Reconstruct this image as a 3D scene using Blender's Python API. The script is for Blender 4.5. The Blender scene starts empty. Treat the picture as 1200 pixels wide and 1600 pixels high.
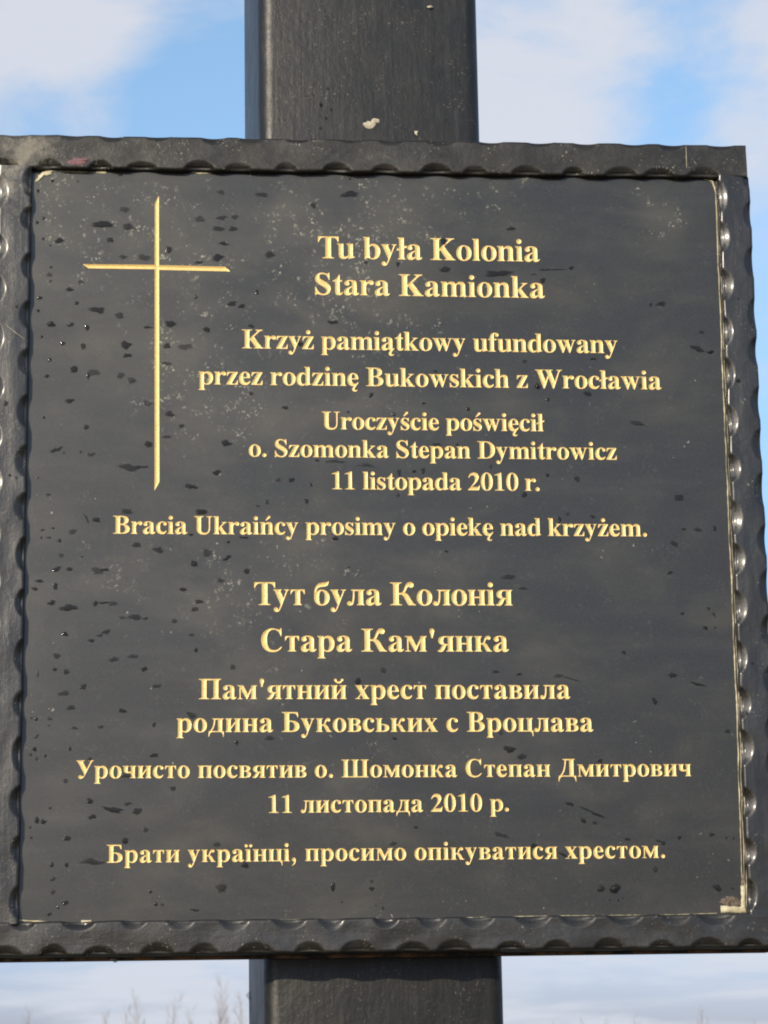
import bpy, bmesh, math, random
from mathutils import Vector, Matrix, noise
from mathutils.geometry import delaunay_2d_cdt

R = math.radians
scn = bpy.context.scene
col = scn.collection

# ------------------------------------------------------------------ camera, sky, sun, exposure
PLAQUE_Z = 1.90                                  # height of the plaque's centre above the grass
CAM = Vector((-0.11113, -1.33761, PLAQUE_Z - 0.28848))
YAW, PITCH, ROLL, FPX = 0.08365, 0.22031, -0.01611, 3800.0
fw = Vector((math.sin(YAW)*math.cos(PITCH), math.cos(YAW)*math.cos(PITCH), math.sin(PITCH)))
rt0 = Vector((math.cos(YAW), -math.sin(YAW), 0)); up0 = rt0.cross(fw)
rt = rt0*math.cos(ROLL) + up0*math.sin(ROLL); up = -rt0*math.sin(ROLL) + up0*math.cos(ROLL)
cd = bpy.data.cameras.new('camera'); cam = bpy.data.objects.new('camera', cd); col.objects.link(cam)
cam.matrix_world = Matrix(((rt.x, up.x, -fw.x, CAM.x), (rt.y, up.y, -fw.y, CAM.y), (rt.z, up.z, -fw.z, CAM.z), (0, 0, 0, 1)))
cd.sensor_fit = 'VERTICAL'; cd.sensor_height = 36; cd.sensor_width = 27
cd.lens = FPX*36/1600; cd.clip_start = 0.05; cd.clip_end = 6000
cd.dof.use_dof = True; cd.dof.focus_distance = 1.38; cd.dof.aperture_fstop = 50
scn.camera = cam

SUN_EL, SUN_AZ = R(19), R(-30)                   # azimuth from -Y (behind the camera), negative = from the left
to_sun = Vector((math.sin(SUN_AZ)*math.cos(SUN_EL), -math.cos(SUN_AZ)*math.cos(SUN_EL), math.sin(SUN_EL)))
sl = bpy.data.lights.new('sun', 'SUN'); sl.energy = 4.0; sl.angle = R(0.5); sl.color = (1.0, 0.87, 0.68)
so = bpy.data.objects.new('sun', sl); col.objects.link(so)
so.rotation_euler = to_sun.to_track_quat('Z', 'Y').to_euler(); so.location = (-3, -6, 5)

def ray(px, py):
    return (fw*FPX + rt*(px - 600) - up*(py - 800)).normalized()
def at(px, py, Y):
    """point of the plane y = Y that shows at photo pixel px, py"""
    d = ray(px, py); return CAM + d*((Y - CAM.y)/d.y)

w = bpy.data.worlds.new('World'); scn.world = w; w.use_nodes = True
nt = w.node_tree; nt.nodes.clear()
class N:                                          # tiny node helper
    def __init__(s, nt): s.nt = nt
    def new(s, t, **k):
        n = s.nt.nodes.new(t)
        for a, v in k.items(): setattr(n, a, v)
        return n
    def link(s, a, b): s.nt.links.new(a, b)
    def put(s, sock, v):
        if hasattr(v, 'is_output'): s.link(v, sock)
        elif v is not None: sock.default_value = v
    def math(s, op, a, b=None, c=None, clamp=False):
        n = s.new('ShaderNodeMath', operation=op, use_clamp=clamp)
        for i, v in enumerate((a, b, c)): s.put(n.inputs[i], v)
        return n.outputs[0]
    def vmath(s, op, a, b=None):
        n = s.new('ShaderNodeVectorMath', operation=op); s.put(n.inputs[0], a)
        if b is not None: s.put(n.inputs[1], b)
        return n.outputs['Value'] if op in ('LENGTH', 'DISTANCE', 'DOT_PRODUCT') else n.outputs[0]
    def noise(s, vec, scale, detail=4, rough=.55, dist=0, lac=2):
        n = s.new('ShaderNodeTexNoise'); s.link(vec, n.inputs['Vector'])
        n.inputs['Scale'].default_value = scale; n.inputs['Detail'].default_value = detail
        n.inputs['Roughness'].default_value = rough; n.inputs['Distortion'].default_value = dist
        return n.outputs['Fac']
    def voro(s, vec, scale, feature='F1'):
        n = s.new('ShaderNodeTexVoronoi', feature=feature); s.link(vec, n.inputs['Vector']); n.inputs['Scale'].default_value = scale
        return n
    def step(s, v, a, b, lo=0., hi=1.):
        n = s.new('ShaderNodeMapRange', interpolation_type='SMOOTHSTEP'); s.put(n.inputs[0], v)
        n.inputs[1].default_value = a; n.inputs[2].default_value = b; n.inputs[3].default_value = lo; n.inputs[4].default_value = hi
        return n.outputs[0]
    def mix(s, f, a, b):
        n = s.new('ShaderNodeMix', data_type='RGBA'); s.put(n.inputs[0], f); s.put(n.inputs[6], a); s.put(n.inputs[7], b)
        return n.outputs[2]
    def map(s, vec, scale=(1, 1, 1), loc=(0, 0, 0), rot=(0, 0, 0)):
        n = s.new('ShaderNodeMapping'); s.link(vec, n.inputs[0]); n.inputs['Scale'].default_value = scale
        n.inputs['Location'].default_value = loc; n.inputs['Rotation'].default_value = rot
        return n.outputs[0]
n = N(nt)
sky = n.new('ShaderNodeTexSky', sky_type='NISHITA', sun_disc=False, sun_elevation=SUN_EL,
            air_density=1.0, dust_density=0.6, ozone_density=2.0)
# the Nishita sun stands at +Y turned by sun_rotation clockwise seen from above
sky.sun_rotation = math.atan2(to_sun.x, to_sun.y)
tc = n.new('ShaderNodeTexCoord'); dirv = tc.outputs['Generated']
sep = n.new('ShaderNodeSeparateXYZ'); n.link(dirv, sep.inputs[0]); z = sep.outputs[2]
# clouds: broad soft cumulus high up, long flat bands near the horizon
hi = n.noise(n.map(dirv, (1, 1, 1.7), (3.1, 1.7, 0.4)), 7.0, 8, .60, .35)
low = n.noise(n.map(dirv, (1, 1, 7.5), (1.3, 4.7, 2.3)), 9.0, 6, .58, .3)
blobs = None
for (px, py, rad, amp) in [
        (10, 50, 2.6, .20), (130, 20, 1.6, .06), (140, 208, .9, .22), (300, 40, 1.6, .04), (360, 190, 2.2, -.22), (60, 200, 1.8, -.2), (250, 120, 1.8, -.10),
        (930, 70, 4.4, .27), (800, 120, 3.4, .22), (1185, 130, 2.4, .2), (1050, 175, 1.5, -.14), (1085, 30, 1.6, -.26),
        (1000, 225, 2.2, -.16), (330, 100, 1.6, -.12)]:
    d = ray(px, py)
    q = n.math('DIVIDE', n.vmath('DISTANCE', dirv, tuple(d)), R(rad))
    g = n.math('MULTIPLY', n.math('POWER', 2.718, n.math('MULTIPLY', n.math('MULTIPLY', q, q), -1.0)), amp)
    blobs = g if blobs is None else n.math('ADD', blobs, g)
chi = n.step(n.math('ADD', n.math('MULTIPLY_ADD', hi, 1.5, -.25), blobs), .42, .86)
clow = n.step(low, .40, .62, 0.1, 1.0)
lowmask = n.step(z, .06, .20, 1, 0)
cover = n.math('MAXIMUM', n.math('MULTIPLY', clow, lowmask), n.math('MULTIPLY', chi, n.step(z, .08, .2)))
tint = n.mix(n.step(z, .0, .40), (0.50, 0.57, 1.0, 1), (1.38, 1.42, 1.38, 1))
skyc = n.new('ShaderNodeMix', data_type='RGBA', blend_type='MULTIPLY'); skyc.inputs[0].default_value = 1
n.link(sky.outputs[0], skyc.inputs[6]); n.link(tint, skyc.inputs[7])
cloudc = n.mix(n.step(z, .02, .3), (4.6, 4.85, 5.4, 1), (4.9, 4.95, 5.3, 1))
allc = n.mix(n.math('MULTIPLY', cover, .86), skyc.outputs[2], cloudc)
bg = n.new('ShaderNodeBackground'); n.link(allc, bg.inputs[0]); bg.inputs[1].default_value = 0.15
wo = n.new('ShaderNodeOutputWorld'); n.link(bg.outputs[0], wo.inputs[0])

scn.view_settings.view_transform = 'Standard'; scn.view_settings.look = 'None'
scn.view_settings.exposure = 0.0; scn.view_settings.gamma = 1.0; scn.view_settings.use_curve_mapping = False
scn.cycles.filter_width = 2.0
scn.cycles.max_bounces = 8; scn.cycles.transmission_bounces = 6

# ------------------------------------------------------------------ helpers
rnd = random.Random(11)
def mesh_obj(name, verts, faces, mat, parent=None, smooth=True):
    me = bpy.data.meshes.new(name); me.from_pydata([tuple(v) for v in verts], [], faces); me.validate()
    if smooth: me.shade_smooth()
    if mat: me.materials.append(mat)
    o = bpy.data.objects.new(name, me); col.objects.link(o)
    if parent: o.parent = parent
    return o
def empty(name, loc, label=None, cat=None, group=None):
    o = bpy.data.objects.new(name, None); col.objects.link(o); o.location = loc; o.empty_display_size = .05
    if label: o['label'] = label
    if cat: o['category'] = cat
    if group: o['group'] = group
    return o
def material(name):
    m = bpy.data.materials.new(name); m.use_nodes = True
    t = m.node_tree; t.nodes.clear(); k = N(t)
    b = k.new('ShaderNodeBsdfPrincipled'); o = k.new('ShaderNodeOutputMaterial'); k.link(b.outputs[0], o.inputs[0])
    geo = k.new('ShaderNodeNewGeometry')
    return m, k, b, geo.outputs['Position']
def bump(k, b, h, dist, strength=1.0):
    n_ = k.new('ShaderNodeBump'); k.link(h, n_.inputs['Height']); n_.inputs['Distance'].default_value = dist
    n_.inputs['Strength'].default_value = strength; k.link(n_.outputs[0], b.inputs['Normal'])

# ------------------------------------------------------------------ materials
def mat_stone():
    m, k, b, P = material('polished_black_stone')
    fine = k.noise(P, 2600, 3, .7)
    cloud = k.noise(k.map(P, (1, 1, 1.6)), 16, 5, .6, .4)
    streak = k.noise(k.map(P, (1, 1, 7)), 9, 4, .55)
    lft = k.new('ShaderNodeSeparateXYZ'); k.link(P, lft.inputs[0])
    # dried rain spots and lime: small pale specks that gather in patches
    wn = k.new('ShaderNodeTexNoise'); k.link(P, wn.inputs['Vector']); wn.inputs['Scale'].default_value = 300; wn.inputs['Detail'].default_value = 3
    W = k.vmath('ADD', P, k.vmath('MULTIPLY', k.vmath('SUBTRACT', wn.outputs['Color'], (.5, .5, .5)), (.006, .006, .006)))
    size = k.noise(P, 60, 3, .7)
    s_a = k.math('MULTIPLY', k.step(k.voro(W, 420).outputs['Distance'], .10, .42, 1, 0), k.step(size, .46, .66))
    s_b = k.math('MULTIPLY', k.step(k.voro(W, 190).outputs['Distance'], .08, .36, 1, 0), k.step(k.noise(P, 110, 3, .7), .50, .66, 0, .55))
    speck = k.math('MAXIMUM', s_a, s_b)
    area = None
    for (px, py, rad, amp) in [(450, 335, .017, .30), (620, 335, .030, .34), (500, 400, .03, .22), (1035, 345, .014, .34), (1010, 310, .010, .2),
                               (300, 590, .026, .26), (330, 650, .03, .22), (410, 640, .022, .2), (200, 880, .026, .2), (350, 940, .022, .24),
                               (230, 330, .05, .16), (110, 360, .03, .2), (300, 470, .05, .16), (560, 470, .035, .2), (470, 870, .03, .16),
                               (700, 880, .03, .12), (780, 300, .02, .2), (560, 1090, .06, .06), (600, 1390, .05, .06), (90, 290, .014, .25),
                               (430, 1000, .06, .06), (620, 560, .05, .12)]:
        c = at(px, py, 0)
        q = k.math('DIVIDE', k.vmath('DISTANCE', P, tuple(c)), rad)
        g = k.math('MULTIPLY', k.math('POWER', 2.718, k.math('MULTIPLY', k.math('MULTIPLY', q, q), -1.0)), amp)
        area = g if area is None else k.math('ADD', area, g)
    patch = k.step(k.math('ADD', k.noise(P, 75, 5, .65), area), .60, .80)
    dust = k.math('MULTIPLY', speck, k.math('ADD', k.math('MULTIPLY', patch, 1.0), .07))
    lone = k.step(k.voro(k.map(W, (1, 1, 1), (3, 1, 2)), 150).outputs['Distance'], .05, .085, 1, 0)
    lone = k.math('MULTIPLY', lone, k.step(k.noise(P, 30, 2), .54, .62))
    mark = k.math('MAXIMUM', k.math('MULTIPLY', dust, .62), k.math('MULTIPLY', lone, .55))
    film = k.math('MULTIPLY', k.step(k.math('ADD', cloud, k.math('MULTIPLY', area, .7)), .42, .95), .34)
    grain = k.new('ShaderNodeTexNoise'); k.link(P, grain.inputs['Vector']); grain.inputs['Scale'].default_value = 900; grain.inputs['Detail'].default_value = 2
    base = k.mix(k.step(fine, .3, .7), (.004, .0036, .0025, 1), (.028, .0258, .0180, 1))
    base = k.mix(.42, base, k.vmath('MULTIPLY', k.vmath('POWER', grain.outputs['Color'], (2.2, 2.2, 2.2)), (.092, .085, .064)))
    base = k.mix(film, base, (.130, .116, .080, 1))
    base = k.mix(k.math('MULTIPLY', k.step(streak, .45, .75), .18), base, (.075, .070, .058, 1))
    colr = k.mix(mark, base, (.50, .47, .38, 1))
    k.link(colr, b.inputs['Base Color'])
    k.link(k.math('ADD', k.math('ADD', k.step(cloud, .3, .8, .38, .48), k.math('MULTIPLY', mark, .5)), 0.0), b.inputs['Roughness'])
    b.inputs['IOR'].default_value = 1.5
    b.inputs['Coat Weight'].default_value = .42; b.inputs['Coat Roughness'].default_value = .06; b.inputs['Coat IOR'].default_value = 1.5
    bump(k, b, k.math('ADD', k.math('MULTIPLY', k.noise(P, 7, 2), 1.0), k.math('MULTIPLY', fine, .01)), .0006, .6)
    return m
def mat_paint(name, streaks, tone=1.0, gloss=.30, dusty=.3, rusty=0.0, spec_scale=1.0, coat=0.0, smears=()):
    """brush-painted black steel; streaks = stretch of the brush marks (scale vector)"""
    m, k, b, P = material(name)
    br = k.noise(k.map(P, streaks), 260, 4, .6)
    mott = k.noise(P, 45, 5, .65, .3)
    fine = k.noise(P, 1500, 3, .7)
    base = k.mix(mott, (.005*tone, .0046*tone, .0037*tone, 1), (.020*tone, .018*tone, .014*tone, 1))
    base = k.mix(k.math('MULTIPLY', k.step(br, .5, .75), .35), base, (.05*tone, .049*tone, .046*tone, 1))
    base = k.mix(k.math('MULTIPLY', k.step(k.noise(P, 28, 6, .7), .52, .78), dusty), base, (.17, .16, .135, 1))
    wn = k.new('ShaderNodeTexNoise'); k.link(P, wn.inputs['Vector']); wn.inputs['Scale'].default_value = 400; wn.inputs['Detail'].default_value = 3
    W = k.vmath('ADD', P, k.vmath('MULTIPLY', k.vmath('SUBTRACT', wn.outputs['Color'], (.5, .5, .5)), (.005, .005, .005)))
    s2 = k.math('MULTIPLY', k.step(k.voro(W, 430).outputs['Distance'], .06, .26, 1, 0), k.step(k.noise(P, 55, 3), .47, .62))
    base = k.mix(k.math('MULTIPLY', s2, .65*spec_scale), base, (.42, .38, .27, 1))
    if smears:
        ar = None
        for (px, py, rad, amp) in smears:
            q = k.math('DIVIDE', k.vmath('DISTANCE', P, tuple(at(px, py, -.0055))), rad)
            g = k.math('MULTIPLY', k.math('POWER', 2.718, k.math('MULTIPLY', k.math('MULTIPLY', q, q), -1.0)), amp)
            ar = g if ar is None else k.math('ADD', ar, g)
        sm = k.step(k.math('ADD', k.noise(W, 120, 7, .75), ar), .62, .92)
        base = k.mix(k.math('MULTIPLY', sm, .75), base, (.24, .215, .165, 1))
    if coat: b.inputs['Coat Weight'].default_value = coat; b.inputs['Coat Roughness'].default_value = .16
    if rusty: base = k.mix(k.math('MULTIPLY', k.step(k.noise(P, 60, 5, .7), .40, .62), rusty), base, (.36, .17, .075, 1))
    k.link(base, b.inputs['Base Color'])
    k.link(k.step(k.math('ADD', k.math('MULTIPLY', mott, .5), k.math('MULTIPLY', fine, .5)), .3, .75, gloss - .04, gloss + .16), b.inputs['Roughness'])
    b.inputs['IOR'].default_value = 1.52
    h = k.math('ADD', k.math('MULTIPLY', br, .5), k.math('ADD', k.math('MULTIPLY', k.noise(P, 140, 4, .6), .8), k.math('MULTIPLY', fine, .12)))
    bump(k, b, h, .0009, .5)
    return m
def mat_gold():
    m, k, b, P = material('gold_paint')
    h = k.noise(P, 1500, 3, .6); big = k.noise(P, 90, 3)
    base = k.mix(k.step(h, .3, .7), (.74, .48, .13, 1), (.95, .72, .31, 1))
    base = k.mix(k.math('MULTIPLY', k.step(big, .58, .75), .35), base, (.62, .46, .26, 1))
    k.link(base, b.inputs['Base Color']); b.inputs['Roughness'].default_value = .42; b.inputs['Metallic'].default_value = .15
    wv = k.new('ShaderNodeTexWave', wave_type='BANDS', bands_direction='DIAGONAL'); k.link(P, wv.inputs[0])
    wv.inputs['Scale'].default_value = 480; wv.inputs['Distortion'].default_value = 3.0; wv.inputs['Detail'].default_value = 2
    bump(k, b, k.math('ADD', k.math('MULTIPLY', wv.outputs['Fac'], .5), h), .00022, .55)
    return m
def mat_simple(name, c1, c2, scale, rough, bmp=0.0, detail=5):
    m, k, b, P = material(name)
    f = k.noise(P, scale, detail, .65)
    k.link(k.mix(k.step(f, .3, .7), c1, c2), b.inputs['Base Color']); b.inputs['Roughness'].default_value = rough
    if bmp: bump(k, b, f, bmp)
    return m
def mat_water():
    m, k, b, P = material('rain_water')
    b.inputs['Base Color'].default_value = (.018, .018, .016, 1); b.inputs['Roughness'].default_value = .07
    b.inputs['IOR'].default_value = 1.333
    tcn = k.new('ShaderNodeTexCoord'); sp = k.new('ShaderNodeSeparateXYZ'); k.link(tcn.outputs['Generated'], sp.inputs[0])
    oi = k.new('ShaderNodeObjectInfo')
    thick = k.math('SUBTRACT', 1.0, sp.outputs[1])
    thick = k.math('ADD', thick, k.math('MULTIPLY', k.math('SUBTRACT', k.noise(P, 800, 3, .7), .5), .75))
    k.link(k.math('MULTIPLY', k.step(thick, .08, .85), k.step(oi.outputs['Random'], 0, 1, .38, .85)), b.inputs['Alpha'])
    return m
STONE = mat_stone(); GOLD = mat_gold(); WATER = mat_water()
POSTM = mat_paint('brushed_black_paint_on_post', (1, 1, .12), 0.9, .41, .06, spec_scale=.45)
RAILV = mat_paint('brushed_black_paint_on_upright', (1, 1, .14), 0.9, .40, .12, spec_scale=.5, coat=.45, smears=[(8, 300, .018, .22), (30, 420, .014, .12), (12, 240, .02, .18)])
RAILT = mat_paint('weathered_black_paint_on_top_rail', (.5, 1, 1), 1.0, .46, .24, smears=[(45, 236, .012, .26), (100, 225, .02, .12), (6, 235, .014, .18), (560, 245, .05, .05)])
RAILB = mat_paint('weathered_black_paint_on_bottom_rail', (.3, 1, 1), 1.0, .43, .18, spec_scale=.7, coat=.35)
PLATE = mat_paint('rusty_paint_on_backing_plate', (.4, 1, 1), 1.0, .5, .1, .8)
SEAL = mat_simple('cream_sealant', (.34, .29, .17, 1), (.66, .60, .40, 1), 160, .5, .0006)
SCRAPE = mat_simple('brown_torn_adhesive', (.05, .038, .028, 1), (.22, .165, .12, 1), 600, .8, .0008)
BARE = mat_simple('pale_bare_primer', (.30, .27, .19, 1), (.56, .50, .38, 1), 300, .6, .0004)
PINK = mat_simple('faded_pink_paint_trace', (.12, .055, .065, 1), (.22, .09, .10, 1), 300, .6)
GRASS = mat_simple('autumn_grass', (.026, .028, .013, 1), (.070, .058, .032, 1), 1.3, .9)
BARK = mat_simple('grey_brown_bark', (.24, .19, .155, 1), (.36, .29, .24, 1), 3, .9)

# ------------------------------------------------------------------ ground
g = mesh_obj('ground', [(-3000, -3000, 0), (3000, -3000, 0), (3000, 3000, 0), (-3000, 3000, 0)], [(0, 1, 2, 3)], GRASS, smooth=False)
g['kind'] = 'structure'; g['label'] = 'dry autumn grassland running to the horizon'

# ------------------------------------------------------------------ the cross: rounded square tube post and arm
def tube(name, c0, c1, hw, hd, r, mat, parent, axis='z'):
    """rounded box section swept along z or x, capped"""
    sec = []
    for (sx, sy, a0) in ((1, 1, 0), (-1, 1, 90), (-1, -1, 180), (1, -1, 270)):
        for i in range(7):
            a = R(a0 + i*15); sec.append((sx*(hw - r) + r*math.cos(a), sy*(hd - r) + r*math.sin(a)))
    nS = len(sec); V = []; F = []
    steps = 60
    for j in range(steps + 1):
        t = j/steps
        for i, (a, b_) in enumerate(sec):
            wob = .0004*noise.noise(Vector((a*30, b_*30, t*9)))
            s_ = 1 + wob/hw
            p = Vector((a*s_, b_*s_, c0 + (c1 - c0)*t)) if axis == 'z' else Vector((c0 + (c1 - c0)*t, b_*s_, a*s_))
            V.append(p)
    for j in range(steps):
        for i in range(nS):
            q = (j*nS + i, j*nS + (i + 1) % nS, (j + 1)*nS + (i + 1) % nS, (j + 1)*nS + i)
            F.append(q if axis == 'z' else q[::-1])
    F.append(tuple(range(nS))[::-1]); F.append(tuple(range(steps*nS, steps*nS + nS)))
    o = mesh_obj(name, V, F, mat, parent)
    o.data.polygons[-1].use_smooth = False; o.data.polygons[-2].use_smooth = False
    return o
POST_Y = .032                                      # front face of the post
pl = at(409, 800, POST_Y); pr = at(768, 800, POST_Y)
# post centre line: slight tilt is seen in the photo
a0 = at(404.5, 20, POST_Y); a1 = at(413, 1580, POST_Y); b0 = at(747.5, 20, POST_Y); b1 = at(791, 1580, POST_Y)
HW = ((b0.x - a0.x) + (b1.x - a1.x))/4; HD = .075
xc0 = (a0.x + b0.x)/2; xc1 = (a1.x + b1.x)/2; xcm = (xc0 + xc1)/2
tilt = math.atan2(xc0 - xc1, a0.z - a1.z)
cross = empty('memorial_cross', (xcm - tilt*0 - math.tan(tilt)*PLAQUE_Z, POST_Y, 0),
              'tall black painted steel cross post carrying the framed plaque', 'cross')
cross.rotation_euler = (0, tilt, R(2.0))
post = tube('post', -.3, 4.2, HW, HD, .0085, POSTM, cross); post.location = (0, HD, 0)
arm = tube('crossbar', -.85, .85, HW, HD*.98, .0062, POSTM, cross, 'x'); arm.location = (0, HD, 3.35)

# ------------------------------------------------------------------ hammered rails of the frame
FRONT = -.0055                                     # rail face stands this far in front of the stone
def rail(name, p0, p1, width, depth, dents, mat, parent, hseed, plus):
    """bar from p0 to p1 (centre line on the front plane); plus = in-plane unit vector across it.
    dents: list of (point on the bar, side +1/-1, cut depth, half length) - each a hammer facet that cuts the edge."""
    ax = (p1 - p0); L = ax.length; ax.normalize()
    hw = width/2; r = .0016
    prof = []                                       # (across, back) from back on the minus side round the front to the back
    for i in range(7): prof.append((-hw, depth - (depth - r)*i/6, -1, 0))
    for i in range(1, 6):
        a = R(90*i/5); prof.append((-hw + r - r*math.cos(a), r - r*math.sin(a), 0, 0))
    for i in range(1, 34):
        tt = i/34; tt = tt - .07*math.sin(4*math.pi*tt)/1.0 if False else tt
        prof.append((-hw + r + (width - 2*r)*tt, 0, 0, 0))
    for i in range(0, 6):
        a = R(90*i/5); prof.append((hw - r + r*math.sin(a), r - r*math.cos(a), 0, 0))
    for i in range(1, 7): prof.append((hw, r + (depth - r)*i/6, 0, 0))
    nP = len(prof); nL = int(L/.0009); V = []; F = []
    D = []
    for (pt, side, cut, hl, tiltn) in dents:
        D.append(((pt - p0).dot(ax), side, cut, hl, tiltn))
    for j in range(nL + 1):
        u = L*j/nL
        near = [d for d in D if abs(d[0] - u) < d[3]*1.6]
        for (a, b_, _, _) in prof:
            aa, bb = a, b_
            # gentle hand-forged waviness
            aa += .00045*noise.noise(Vector((u*60, hseed, 3 + (1 if a > 0 else 0)*5))) * (1 if abs(a) > hw*.6 else .3)
            bb -= .0006*noise.noise(Vector((u*45, a*80, hseed*2.1)))
            for (u0, side, cut, hl, wid) in near:
                # hammer bowl near the edge, deepest just inside it, leaving a thin squeezed lip
                du = (u - u0)/hl
                e = 1 - du*du
                if e <= 0: continue
                sd = hw - side*a                    # distance inside the edge
                wdt = wid*math.sqrt(e)
                t_ = sd/wdt
                if 0 <= t_ < 1:
                    g_ = (1 - t_)**1.25*(.50 + .50*min(1, t_/.22))*1.35
                    bb += cut*e**.8*g_*(1 if b_ < .002 else max(0, 1 - b_/.012))
                if sd < .0022: aa -= side*cut*.24*e*max(0, 1 - b_/.010)
            V.append(p0 + ax*u + plus*aa + Vector((0, bb, 0)))
    for j in range(nL):
        for i in range(nP - 1):
            F.append((j*nP + i, j*nP + i + 1, (j + 1)*nP + i + 1, (j + 1)*nP + i))
    F.append(tuple(range(nP))); F.append(tuple(range(nL*nP, nL*nP + nP))[::-1])
    for j in range(nL): F.append((j*nP, (j + 1)*nP, (j + 1)*nP + nP - 1, j*nP + nP - 1))
    o = mesh_obj(name, V, F, mat, parent)
    bm = bmesh.new(); bm.from_mesh(o.data); bmesh.ops.recalc_face_normals(bm, faces=bm.faces); bm.to_mesh(o.data); bm.free()
    o.data.set_sharp_from_angle(angle=R(38))
    return o
frame = empty('plaque_frame', (0, 0, 0), 'hammered black iron frame with scalloped edges around the stone plaque', 'frame')
Y0 = FRONT
def j(a, s): return a + rnd.uniform(-s, s)
X = Vector((1, 0, 0)); Z = Vector((0, 0, 1))
DT = R(25)
# top rail
tO = (at(0, 209, Y0), at(1163, 226, Y0)); tI = (at(52, 261, Y0), at(1118, 277, Y0))
zo = (tO[0].z + tO[1].z)/2; zi = (tI[0].z + tI[1].z)/2
xl = at(-20, 300, Y0).x; xr = at(1165.5, 232, Y0).x
dn = [(at(j(x, 7), 265, Y0), -1, j(.0027, .0007), j(.0085, .0018), j(.0060, .0010)) for x in
      (5, 78, 155, 228, 305, 378, 452, 528, 603, 675, 746, 820, 890, 965, 1036, 1105)]
dn += [(at(j(x, 9), 212, Y0), 1, j(.0013, .0005), j(.008, .001), j(.0042, .0015)) for x in range(35, 1150, 73)]
rail('top_rail', Vector((xl, Y0, (zo + zi)/2)), Vector((xr, Y0, (zo + zi)/2)), zo - zi, .026, dn, RAILT, frame, 1.0, Z)['label'] = 'top bar of the frame, weathered with pale dusty patches'
# bottom rail
bO = (at(0, 1495, Y0), at(1200, 1480.5, Y0)); bI = (at(60, 1440, Y0), at(1140, 1427, Y0))
zo2 = (bO[0].z + bO[1].z)/2; zi2 = (bI[0].z + bI[1].z)/2
xlb = at(-30, 1450, Y0).x; xrb = at(1222, 1450, Y0).x
dn = [(at(j(x, 7), 1436, Y0), 1, j(.0026, .0007), j(.0085, .0018), j(.0060, .0010)) for x in
      (40, 122, 203, 283, 365, 445, 522, 600, 675, 752, 830, 905, 978, 1052, 1125)]
dn += [(at(j(x, 8), 1490, Y0), -1, j(.0027, .0006), j(.0088, .0018), j(.0060, .0010)) for x in
       (5, 85, 163, 243, 323, 405, 485, 565, 640, 717, 795, 872, 950, 1027, 1102, 1177)]
rail('bottom_rail', Vector((xlb, Y0, (zo2 + zi2)/2)), Vector((xrb, Y0, (zo2 + zi2)/2)), zi2 - zo2, .026, dn, RAILB, frame, 2.0, Z)['label'] = 'bottom bar of the frame with dents along both edges'
# right upright
def upright(name, iT, iB, width, sgn, inner, outer, mat, seed, lab):
    pT = Vector(iT); pB = Vector(iB); pT.z = zi + .0012; pB.z = zi2 - .0012; pT.y += .0003; pB.y += .0003
    ax = (pB - pT).normalized(); plus = Vector((-ax.z, 0, ax.x)) ; plus = plus if plus.x > 0 else -plus
    off = plus*(sgn*width/2)
    dn = [(at(iT_x, j(y, 5), Y0), -sgn, j(.0026, .0006), j(.0085, .0015), j(.0060, .0010)) for (iT_x, y) in [(600, yy) for yy in inner]]
    dn += [(at(600, j(yy, 10), Y0), sgn, j(.0022, .0004), j(.0088, .001), j(.0058, .0006)) for yy in outer]
    o = rail(name, pT + off, pB + off, width, .0255, dn, mat, frame, seed, plus); o['label'] = lab
    return o
upright('side_rail', at(1122.5, 285, Y0), at(1170.5, 1425, Y0), .0192, 1,
        [y - 8 for y in (305, 372, 442, 515, 588, 661, 732, 808, 881, 955, 1028, 1103, 1178, 1262, 1337, 1408)],
        [y - 8 for y in range(262, 1430, 73)], RAILV, 3.0, 'right upright bar of the frame with shining dents')
upright('side_rail', at(50, 265, Y0), at(28.5, 1440, Y0), .0192, -1,
        [y + 4 for y in (290, 345, 421, 492, 565, 640, 715, 785, 865, 940, 1017, 1095, 1170, 1245, 1322, 1400)],
        [y + 4 for y in (310, 380, 454, 527, 600, 675, 750, 825, 900, 975, 1050, 1125, 1200, 1275, 1350)], RAILV, 4.0, 'left upright bar of the frame cut by the picture edge')
# backing plate behind the rails and stone
def slab(name, x0, x1, z0, z1, y0, y1, mat, parent, bev=.0006):
    bm = bmesh.new(); bmesh.ops.create_cube(bm, size=1)
    for v in bm.verts: v.co = Vector(((x0 + x1)/2 + v.co.x*(x1 - x0), (y0 + y1)/2 + v.co.y*(y1 - y0), (z0 + z1)/2 + v.co.z*(z1 - z0)))
    bmesh.ops.bevel(bm, geom=bm.edges[:], offset=bev, segments=2, affect='EDGES')
    me = bpy.data.meshes.new(name); bm.to_mesh(me); bm.free(); me.materials.append(mat)
    o = bpy.data.objects.new(name, me); col.objects.link(o); o.parent = parent
    return o
slab('backing_plate', xl + .003, xrb - .001, zo2 - .0016, zo - .002, .0206, POST_Y - .0006, PLATE, frame)

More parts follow.
